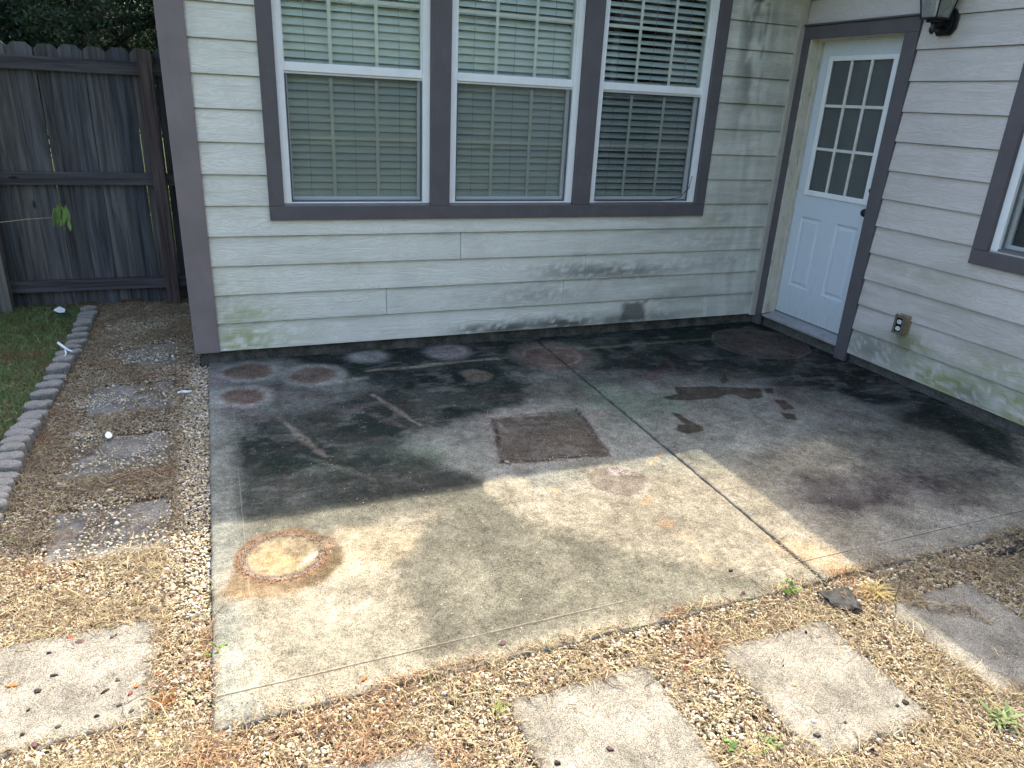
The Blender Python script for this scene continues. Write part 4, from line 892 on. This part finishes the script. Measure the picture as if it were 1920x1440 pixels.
# ------------------------------------------------------------------ trees
def tree(name, label, loc, rx, rz, zc, nleaf, lsz, pal, seed, clumps=26, group=None, trunk=.12):
    r = np.random.RandomState(seed); T = thing(name, label, 'tree', loc, group)
    cs = []
    for i in range(clumps):
        d = r.normal(size=3); d /= np.linalg.norm(d); q = r.uniform(.35, 1.0) ** .5
        cs.append((d[0] * rx * q, d[1] * rx * q, zc + d[2] * rz * q))
    cs = np.array(cs); cr = r.uniform(.28, .5, clumps) * rx
    k = r.randint(0, clumps, nleaf); d = r.normal(size=(nleaf, 3)); d /= np.linalg.norm(d, axis=1)[:, None]
    P = cs[k] + d * (cr[k] * r.uniform(.25, 1.05, nleaf) ** .6)[:, None] * np.array([1, 1, .75])
    P[:, 2] = np.maximum(P[:, 2], .25)
    a = r.normal(size=(nleaf, 3)); a /= np.linalg.norm(a, axis=1)[:, None]; b_ = np.cross(a, r.normal(size=(nleaf, 3))); b_ /= np.linalg.norm(b_, axis=1)[:, None]
    L = (lsz * r.uniform(.6, 1.4, nleaf))[:, None]
    V = np.stack([P - a * L, P + b_ * L * .36, P + a * L, P - b_ * L * .36], 1).reshape(-1, 3); F = np.arange(nleaf * 4).reshape(-1, 4)
    C = np.array(pal)[r.randint(0, len(pal), nleaf)] * r.uniform(.6, 1.3, (nleaf, 1)) * (r.uniform(.75, 1.25, clumps)[k])[:, None]
    me = fastmesh('crown', V, F, np.repeat(C, 4, 0)); o = link('crown', me, M_LEAF); o.parent = T
    o.location = (0, 0, 0)
    b = MB(); b.tube([(0, 0, -.1), (.03, .02, zc * .4), (-.04, .05, zc * .8), (0, 0, zc + rz * .4)], [trunk, trunk * .8, trunk * .6, trunk * .2], 10)
    for i in range(0, clumps, 2 if clumps < 40 else 6):
        c_ = cs[i]; h = min(zc * .55 + .1 * i * .2, zc); b.tube([(0, .02, h), (c_[0] * .5, c_[1] * .5, (h + c_[2]) / 2 + .1), tuple(c_)], [trunk * .45, trunk * .28, trunk * .08], 6)
    o = b.build('trunk', M_BARK); o.parent = T; o.location = (0, 0, 0)
    return T
DK = [(.042, .078, .05), (.058, .10, .06), (.026, .05, .036), (.06, .10, .06)]
LT = [(.26, .34, .09), (.34, .40, .12), (.18, .28, .06)]
gt = 'trees beyond the fence'
tree('evergreen_tree', 'dark dense evergreen tree above the fence at the far left', (-7.3, 4.9, 0), 1.9, 1.7, 2.7, 170000, .026, DK, 1, 60, gt)
tree('evergreen_tree', 'dark evergreen tree above the fence beside the corner of the house', (-5.2, 4.6, 0), 1.6, 1.7, 2.6, 170000, .024, DK, 2, 60, gt)
tree('evergreen_tree', 'taller evergreen crown rising behind the other trees over the fence', (-6.4, 8.2, 0), 2.8, 2.4, 3.8, 70000, .04, DK, 3, 40, gt)
gb_ = 'trees across the garden behind the camera'
for i, (tx, ty, h, lb) in enumerate(((-6.5, -12, 5.5, 'broad sunlit garden tree left of the others behind the viewer'), (-2.2, -12.5, 6.0, 'tall sunlit garden tree in the middle behind the viewer'), (1.8, -13.5, 6.0, 'sunlit garden tree on the right behind the viewer'))):
    tree('garden_tree', lb, (tx, ty, 0), 2.8, 2.8, h - 1.6, 26000, .085, LT + DK[:1], 20 + i, 34, gb_, .2)

# ------------------------------------------------------------------ leaf sprig by the fence
sp = thing('sapling', 'thin bare stem ending in a tuft of drooping green leaves in front of the fence', 'sapling', (-5.95, .75, ZB))
b = MB(); b.tube([(-5.95, .75, ZB - .02), (-5.93, .76, .2), (-5.86, .78, .5), (-5.70, .79, .645), (-5.45, .8, .672), (-5.354, .8, .679), (-5.2, .8, .697), (-5.07, .8, .706), (-5.03, .8, .72)], [.006, .0055, .005, .004, .003, .0028, .0025, .002, .002], 7); b.build('stem', paint('stem', (.22, .2, .12), .7), sp, smooth=True)
V = []; F = []; C = []
for i in range(20):
    r = random.Random(i + 5); bx_ = Vector((-5.03 + r.uniform(-.035, .055), .8 + r.uniform(-.05, .04), .745 + r.uniform(-.04, .05)))
    d = Vector((r.uniform(-.42, .40), r.uniform(-.6, .3), r.uniform(-1.7, -1.0))).normalized(); sd_ = d.cross(Vector((r.uniform(-.4, .4), 1, .3))).normalized(); nn = d.cross(sd_)
    L = r.uniform(.07, .12); Wd = L * .13; o_ = len(V); g = r.uniform(.7, 1.3)
    for k, (t0, ww) in enumerate(((0, .1), (.25, .8), (.55, 1), (.8, .6), (1, .03))):
        c_ = bx_ + d * L * t0 + nn * (.25 * L * t0 * t0)
        for s in (-1, 0, 1): V.append(c_ + sd_ * Wd * ww * s + nn * (.12 * Wd * (1 - abs(s)))); C.append((.13 * g, .20 * g, .06 * g))
    for k in range(4):
        for s in range(2): a = o_ + k * 3 + s; F.append((a, a + 1, a + 4, a + 3))
me = fastmesh('leaves', np.array([tuple(q) for q in V]), np.array(F), np.array(C)); link('leaves', me, M_LEAF, sp, smooth=True)

# ------------------------------------------------------------------ small things
def chip(name, label, cat, pt, sx, sy, h, mat, group=None, z=None, seed=0, rot=None, wedge=.3):
    r = random.Random(seed); n = r.choice((5, 6, 7)); x_, y_ = pt[0], pt[1]; rot = r.uniform(0, 6.28) if rot is None else rot
    pr = [(sx * math.cos(2 * math.pi * (k + r.uniform(-.25, .25)) / n) * r.uniform(.8, 1.1), sy * math.sin(2 * math.pi * (k + r.uniform(-.2, .2)) / n) * r.uniform(.8, 1.1)) for k in range(n)]
    vs = [(p, q, 0) for p, q in pr] + [(p * .92, q * .92, h * (.6 + r.uniform(0, .4)) ) for p, q in pr] + [(p * .4, q * .4, h * (1 + wedge * r.random())) for p, q in pr]
    b = MB(); b.add(vs, [tuple(range(n))[::-1]] + [(k, (k + 1) % n, (k + 1) % n + n, k + n) for k in range(n)] + [(k + n, (k + 1) % n + n, (k + 1) % n + 2 * n, k + 2 * n) for k in range(n)] + [tuple(2 * n + k for k in range(n))])
    o = b.build(name, mat); o.location = (x_, y_, z); o.rotation_euler = (r.uniform(-.1, .1), r.uniform(-.1, .1), rot); tag(o, label, cat, group); return o
g1 = 'bark chips on the big left stepping stone'; zS = ZG + .007
L1 = [(24, 1286, .020, .009, M_CHIPO, 'long rusty-red leaf scrap on the left stepping stone', 'leaf'), (71, 1296, .010, .013, M_CHIP, 'knobbly black bark chip near the left edge of the big stepping stone', 0), (102, 1267, .013, .006, M_CHIP, 'long black bark chip near the middle of the big left stepping stone', 0),
      (54, 1332, .008, .005, M_CHIP, 'small dark chip below the knobbly black one on the left stone', 0), (65, 1398, .014, .011, M_CHIPP, 'largest oval brown bark chip, on the front edge of the left stepping stone', 0), (109, 1363, .009, .006, M_CHIPG, 'slanting dark chip near the front of the left stepping stone', 0),
      (221, 1275, .006, .010, M_CHIPG, 'grey upright-looking chip right of centre on the left stepping stone', 0), (197, 1297, .015, .004, M_CHIP, 'thin dark splinter right of centre on the left stepping stone', 0), (244, 1301, .011, .006, M_CHIPR, 'brick-red chip near the right side of the left stepping stone', 0), (256, 1287, .008, .007, M_CHIPO, 'orange-brown chip just behind the brick-red one', 0),
      (182, 1343, .008, .005, M_CHIP, 'small dark chip near the front middle of the left stepping stone', 0), (224, 1322, .008, .006, M_CHIPG, 'small grey-brown chip in front of the brick-red one', 0), (247, 1333, .009, .005, M_CHIPG, 'slanting grey chip near the front right corner of the left stepping stone', 0), (210, 1195, .009, .007, M_CHIPG, 'round grey chip near the far edge of the left stepping stone', 0), (218, 1191, .004, .004, M_CHIPP, 'tiny brown crumb beside the round grey chip', 0), (92, 1225, .008, .005, M_CHIP, 'dark chip close to the far left edge of the stepping stone', 0), (42, 1378, .007, .006, M_CHIP, 'small black chip at the front left of the big stepping stone', 0)]
for i, (u, v, sx, sy, mt, lb, ct) in enumerate(L1):
    chip('leaf_scrap' if ct else 'bark_chip', lb, 'leaf' if ct else 'bark chip', px(u, v, ZG + .008), sx, sy, .006, mt, g1 if not ct else None, zS, i, rot=0.3 * i % 1.5 if i != 2 else -.1)
L2 = [(1143, 1405, .012, .009, M_CHIPP, ZG + .003, 'brown bark chip on the stone at the bottom centre'), (1045, 1432, .011, .008, M_CHIP, ZG + .003, 'black bark chip on the near left of the bottom centre stone'), (1443, 1180, .017, .012, M_CHIPP, ZG + .005, 'square purple-brown chip at the far edge of the middle stepping stone'), (1697, 1318, .012, .010, M_CHIP, ZG + .005, 'black chip at the right edge of the middle stepping stone'),
      (1533, 1379, .013, .008, M_CHIPG, ZG + .005, 'flat dark grey chip near the front of the middle stepping stone'), (1490, 1285, .007, .007, M_CHIPY, ZG + .005, 'small yellow pebble in the middle of the sunlit stepping stone'), (1682, 1324, .007, .005, M_CHIPG, ZG + .005, 'little brown chip beside the black one on the middle stone'), (1525, 1353, .009, .006, M_WHITEP, ZG + .005, 'pale pebble near the front of the middle stepping stone'), (1584, 1356, .005, .004, M_CHIPG, ZG + .005, 'tiny grey pebble right of the pale one'), (1468, 1250, .004, .003, M_CHIP, ZG + .005, 'tiny black crumb on the left half of the middle stone'), (1648, 1380, .009, .006, M_CHIPG, ZG + .005, 'grey pebble at the front right of the middle stone'), (1511, 1186, .006, .004, M_CHIP, ZG + .005, 'small dark crumb on the far part of the middle stone'),
      (1370, 1070, .008, .009, M_CHIPP, ZS + .001, 'brown chip on the patio near its front right part'), (1393, 1113, .010, .008, M_CHIPP, ZS + .001, 'reddish-brown chip on the patio close to the weed'), (683, 1274, .014, .007, M_CHIPO, ZS + .001, 'folded orange-brown dead leaf on the patio near its front edge'), (950, 867, .018, .013, M_CHIPR if False else chipmat('pinkish_stone', (.25, .19, .16)), ZS + .001, 'small pinkish stone at the corner of the square dirt patch'),
      (948, 1280, .014, .012, M_CHIPP, ZG, 'brown bark chip in the gravel beside the bottom centre stone'), (978, 1268, .010, .007, M_CHIPP, ZG, 'small brown chip in the gravel behind the other bark chip'), (593, 1385, .013, .012, M_CHIP, ZG, 'square black chip among gravel in front of the patio corner'), (600, 1397, .012, .008, M_CHIPP, ZG, 'brown chip touching the square black chip'), (133, 1196, .017, .014, M_CHIPR, ZG + .004, 'red-brown bark piece on the far edge of the left stepping stone'), (150, 1205, .017, .012, M_CHIPP, ZG + .004, 'curled brown bark beside the red-brown piece'), (141, 1052, .020, .008, M_CHIP, ZG, 'long dark bark piece in sunlit straw left of the patio'), (230, 1153, .012, .007, M_CHIP, ZG, 'shiny black bit in the gravel behind the left stepping stone'), (307, 1127, .010, .008, M_CHIPP, ZG, 'brown chip in the gravel strip beside the patio edge'), (298, 1265, .010, .018, M_CHIPR, ZG, 'long red-brown bark against the right side of the left stepping stone'), (1290, 1255, .016, .012, M_CHIPR, ZG, 'reddish bark in the gravel left of the middle stepping stone'), (1655, 1195, .02, .010, M_CHIPP, ZG, 'dark purple-brown bark strip between the two right-hand stepping stones'), (1690, 1212, .018, .008, M_CHIP, ZG, 'dark bark strip just right of the purple-brown one'), (297, 1395, .012, .010, M_CHIPP, ZG, 'brown bark chip in gravel in front of the left stepping stone'), (250, 1415, .018, .010, M_CHIPG, ZG, 'grey bark lump in gravel at the bottom left')]
for i, (u, v, sx, sy, mt, z_, lb) in enumerate(L2):
    nm, ct = ('pebble', 'pebble') if ('pebble' in lb or 'stone at the corner' in lb) else (('dead_leaf', 'leaf') if 'leaf' in lb else ('bark_chip', 'bark chip'))
    chip(nm, lb, ct, px(u, v, z_), sx, sy, .007, mt, None, z_ + .0, 50 + i)
# leaf with stalk on the patio
lf = thing('dead_leaf', 'small dark dead leaf with a long curved stalk on the front edge of the patio', 'leaf', tuple(px(942, 1208)))
p0 = px(942, 1208); b = MB(); b.add([(p0[0] - .016, p0[1] + .002, ZS + .003), (p0[0], p0[1] - .008, ZS + .005), (p0[0] + .016, p0[1] - .001, ZS + .004), (p0[0] + .002, p0[1] + .009, ZS + .010), (p0[0], p0[1], ZS + .001)], [(0, 1, 3), (1, 2, 3), (0, 4, 1), (1, 4, 2)]); b.build('blade', M_CHIPP, lf)
q0 = [px(u, v, ZS + .004) for u, v in ((948, 1211), (958, 1220), (968, 1232), (974, 1241))]; b = MB(); b.tube([tuple(q) for q in q0], .0012, 6); b.build('stalk', chipmat('stalk', (.2, .15, .09)), lf)
# litter
def sheet(name, label, cat, pts, z, mat, th=.0015, bumpy=.006, seed=1):
    r = random.Random(seed); P = [px(u, v, z) for u, v in pts]; c = sum(P) / len(P); b = MB(); n = len(P)
    vs = [(p[0] - c[0], p[1] - c[1], r.uniform(0, bumpy)) for p in P] + [(0, 0, bumpy * 1.2)]; m_ = len(vs)
    vs2 = [(a, d, e + th) for a, d, e in vs]
    b.add(vs + vs2, [(i, (i + 1) % n, n)[::-1] for i in range(n)] + [(m_ + i, m_ + (i + 1) % n, m_ + n) for i in range(n)] + [(i, (i + 1) % n, m_ + (i + 1) % n, m_ + i) for i in range(n)])
    o = b.build(name, mat); o.location = (c[0], c[1], z); tag(o, label, cat); return o
M_LIT = paint('litter_white', (.72, .78, .82), .5, .08)
sheet('litter', 'pale folded paper scrap on the grass near the fence', 'litter', [(102, 580), (112, 576), (123, 581), (121, 586), (110, 587), (101, 583)], -.065, M_LIT)
b = MB(); q = [px(u, v, -.03) for u, v in ((109, 643), (120, 651), (128, 656), (136, 659))]; b.tube([tuple(a) for a in q], [.008, .007, .005, .003], 7); q = [px(u, v, -.045) for u, v in ((122, 654), (124, 663), (120, 670))]; b.tube([tuple(a) for a in q], [.006, .005, .003], 6)
o = b.build('plastic_strip', M_LIT); tag(o, 'torn white plastic strip hanging over the edging stones', 'litter')
sheet('bottle_cap', 'small white disc lying in the straw on the side path', 'litter', [(197, 817), (200, 812), (205, 811), (209, 814), (211, 818), (208, 822), (202, 823), (198, 821)], -.088, paint('cap', (.85, .87, .87), .4, .03), .004, .002)
b = MB(); q = [px(u, v, -.092) for u, v in ((333, 737), (343, 735), (352, 735), (359, 733))]; b.tube([tuple(a) for a in q], [.007, .010, .009, .004], 8); tag(b.build('shell_fragment', M_LIT), 'white elongated shell fragment in the gravel beside the patio edge', 'shell')
# landscape fabric
def fabric(label, pts, z, seed):
    r = random.Random(seed); P = [px(u, v, z) for u, v in pts]; c = sum(P) / len(P); n = 16; V = []; 
    P = [p - c for p in P]; F = []
    t = np.linspace(0, 1, n); A, B_, C_, D_ = P
    for i in t:
        for j in t:
            q = (A * (1 - i) + B_ * i) * (1 - j) + (D_ * (1 - i) + C_ * i) * j
            hgt = .006 * math.sin(i * 5 + seed) * math.sin(j * 4 + 1) + .003 * math.sin(i * 11 + j * 7) + .004
            V.append((q[0] + .004 * math.sin(j * 19), q[1] + .004 * math.sin(i * 23), max(hgt, -.006)))
    me = fastmesh('fabric_scrap', np.array(V), grid_faces(n, n)); o = link('fabric_scrap', me, M_FAB, smooth=True); o.location = (c[0], c[1], z)
    sm = o.modifiers.new('s', 'SOLIDIFY'); sm.thickness = .002; tag(o, label, 'fabric')
fabric('crumpled black landscape fabric scrap poking out at the end of the patio joint', [(1530, 1116), (1587, 1099), (1619, 1148), (1580, 1144)], ZG + .016, 1)
fabric('dark landscape fabric strip at the right edge of the picture in shade', [(1848, 1033), (1935, 1010), (1945, 1030), (1880, 1042)], ZG + .008, 3)
# cables
b = MB(); q = [px(u, v, -.012, 1) for u, v in ((1118, 379), (1160, 380), (1200, 381), (1240, 377), (1275, 370), (1292, 352), (1298, 330))]; q2 = [(p[0], p[1], max(p[2], .912)) for p in q]
b.tube(q2, .003, 6); tag(b.build('cable', M_CABLE), 'thin black cable lying along the sill of the right-hand window', 'cable')
b = MB(); q = [px(u, v, ZS + .004) for u, v in ((1345, 592), (1358, 599), (1385, 604), (1408, 603), (1418, 597))]; b.tube([tuple(a) for a in q] + [(-.05, -.11, .02), (.0, -.16, .045)], .003, 6); tag(b.build('cable', M_CABLE), 'thin black cable on the patio running up onto the door threshold', 'cable')
# twigs
def twig(label, pts, r=.0022, z=ZG + .008, col=None):
    b = MB(); q = [px(u, v, z + .004 * (i % 2)) for i, (u, v) in enumerate(pts)]; b.tube([tuple(a) for a in q], [r * (1 - .5 * i / len(q)) for i in range(len(q))], 6); tag(b.build('twig', M_TW), label, 'twig')
M_TW = chipmat('twig', (.22, .165, .10))
twig('pale twig lying on the left side of the middle stepping stone', [(1410, 1331), (1445, 1350), (1470, 1362), (1493, 1374)])
twig('straight pale stem leaning in the gravel left of the middle stepping stone', [(1372, 1347), (1385, 1325), (1400, 1300), (1409, 1292)])
twig('dark curved twig in front of the middle stepping stone', [(1420, 1340), (1435, 1365), (1445, 1385), (1450, 1400)], .002)
twig('thin twig reaching over the far corner of the bottom centre stone', [(1120, 1262), (1140, 1275), (1150, 1285), (1168, 1286)], .0018)
twig('thin dead stalk lying on the patio near the weed', [(1410, 1086), (1425, 1097), (1437, 1105), (1450, 1113)], .0018, ZS + .004)
b = MB(); q = px(1676, 1128, ZG + .004); b.tube([tuple(q), (q[0] + .01, q[1] + .004, q[2] + .05), (q[0] + .016, q[1] + .01, q[2] + .12)], [.0025, .002, .0012], 6); tag(b.build('dead_plant', M_TW), 'upright dead stem casting a thin shadow on the right-hand stepping stone', 'plant')
# weeds
def weed(label, uv, z, n, L, seed, col=(.12, .24, .05), wd=.22, up=.5):
    r = random.Random(seed); p = px(*uv, z); V = []; F = []; C = []
    for i in range(n):
        a = r.uniform(0, 6.28); e = r.uniform(up * .4, up * 2); d = Vector((math.cos(a) * math.cos(e), math.sin(a) * math.cos(e), math.sin(e))); s = d.cross(Vector((0, 0, 1))).normalized(); nn = s.cross(d)
        b0 = Vector((r.uniform(-.02, .02), r.uniform(-.02, .02), 0)); l = L * r.uniform(.5, 1.1); g = r.uniform(.7, 1.3); o_ = len(V)
        for t0, ww in ((0, .15), (.3, .8), (.6, 1), (.85, .55), (1, .05)):
            c_ = b0 + d * l * t0 - nn * (.35 * l * t0 * t0)
            for q in (-1, 1): V.append(c_ + s * l * wd * ww * q); C.append(tuple(k * g for k in col))
        for k in range(4): a_ = o_ + 2 * k; F.append((a_, a_ + 1, a_ + 3, a_ + 2))
    me = fastmesh('weed', np.array([tuple(q) for q in V]), np.array(F), np.array(C)); o = link('weed', me, M_LEAF); o.location = tuple(p); tag(o, label, 'weed', 'small green weeds in the gravel')
weed('green weed with limp leaves at the front edge of the patio near the black fabric', (1474, 1106), ZG + .01, 8, .045, 1, up=.8)
weed('little green weed at the left edge of the patio by its near corner', (410, 1218), ZG + .01, 9, .03, 2)
weed('tiny green weed in the gravel left of the bottom of the middle stone', (1368, 1398), ZG + .005, 9, .03, 3, (.1, .19, .05))
weed('small green weed at the bottom edge of the picture right of centre', (1442, 1395), ZG + .005, 10, .03, 4, (.13, .24, .06))
weed('yellow-green tuft in the gravel at the corner of the bottom centre stone', (935, 1335), ZG + .005, 22, .035, 5, (.24, .30, .08), .05)
weed('broad leafy green weed at the lower right edge of the picture', (1880, 1350), ZG + .01, 30, .055, 6, (.20, .27, .12), .13)
weed('yellow-green leafy patch in the shaded straw beside the edging stones', (145, 705), ZG, 16, .04, 7, (.22, .22, .05), .15)
weed('fresh green leaf at the left edge in front of the shadow line', (20, 1012), ZG, 5, .035, 8, (.16, .28, .09))
weed('yellow dry grass tuft beside the black fabric at the sunlit patio corner', (1640, 1112), ZG, 160, .07, 9, (.46, .38, .16), .02)
weed('reddish dry tuft in the gravel just right of the left stepping stone', (308, 1317), ZG, 90, .045, 10, (.24, .12, .05), .03)
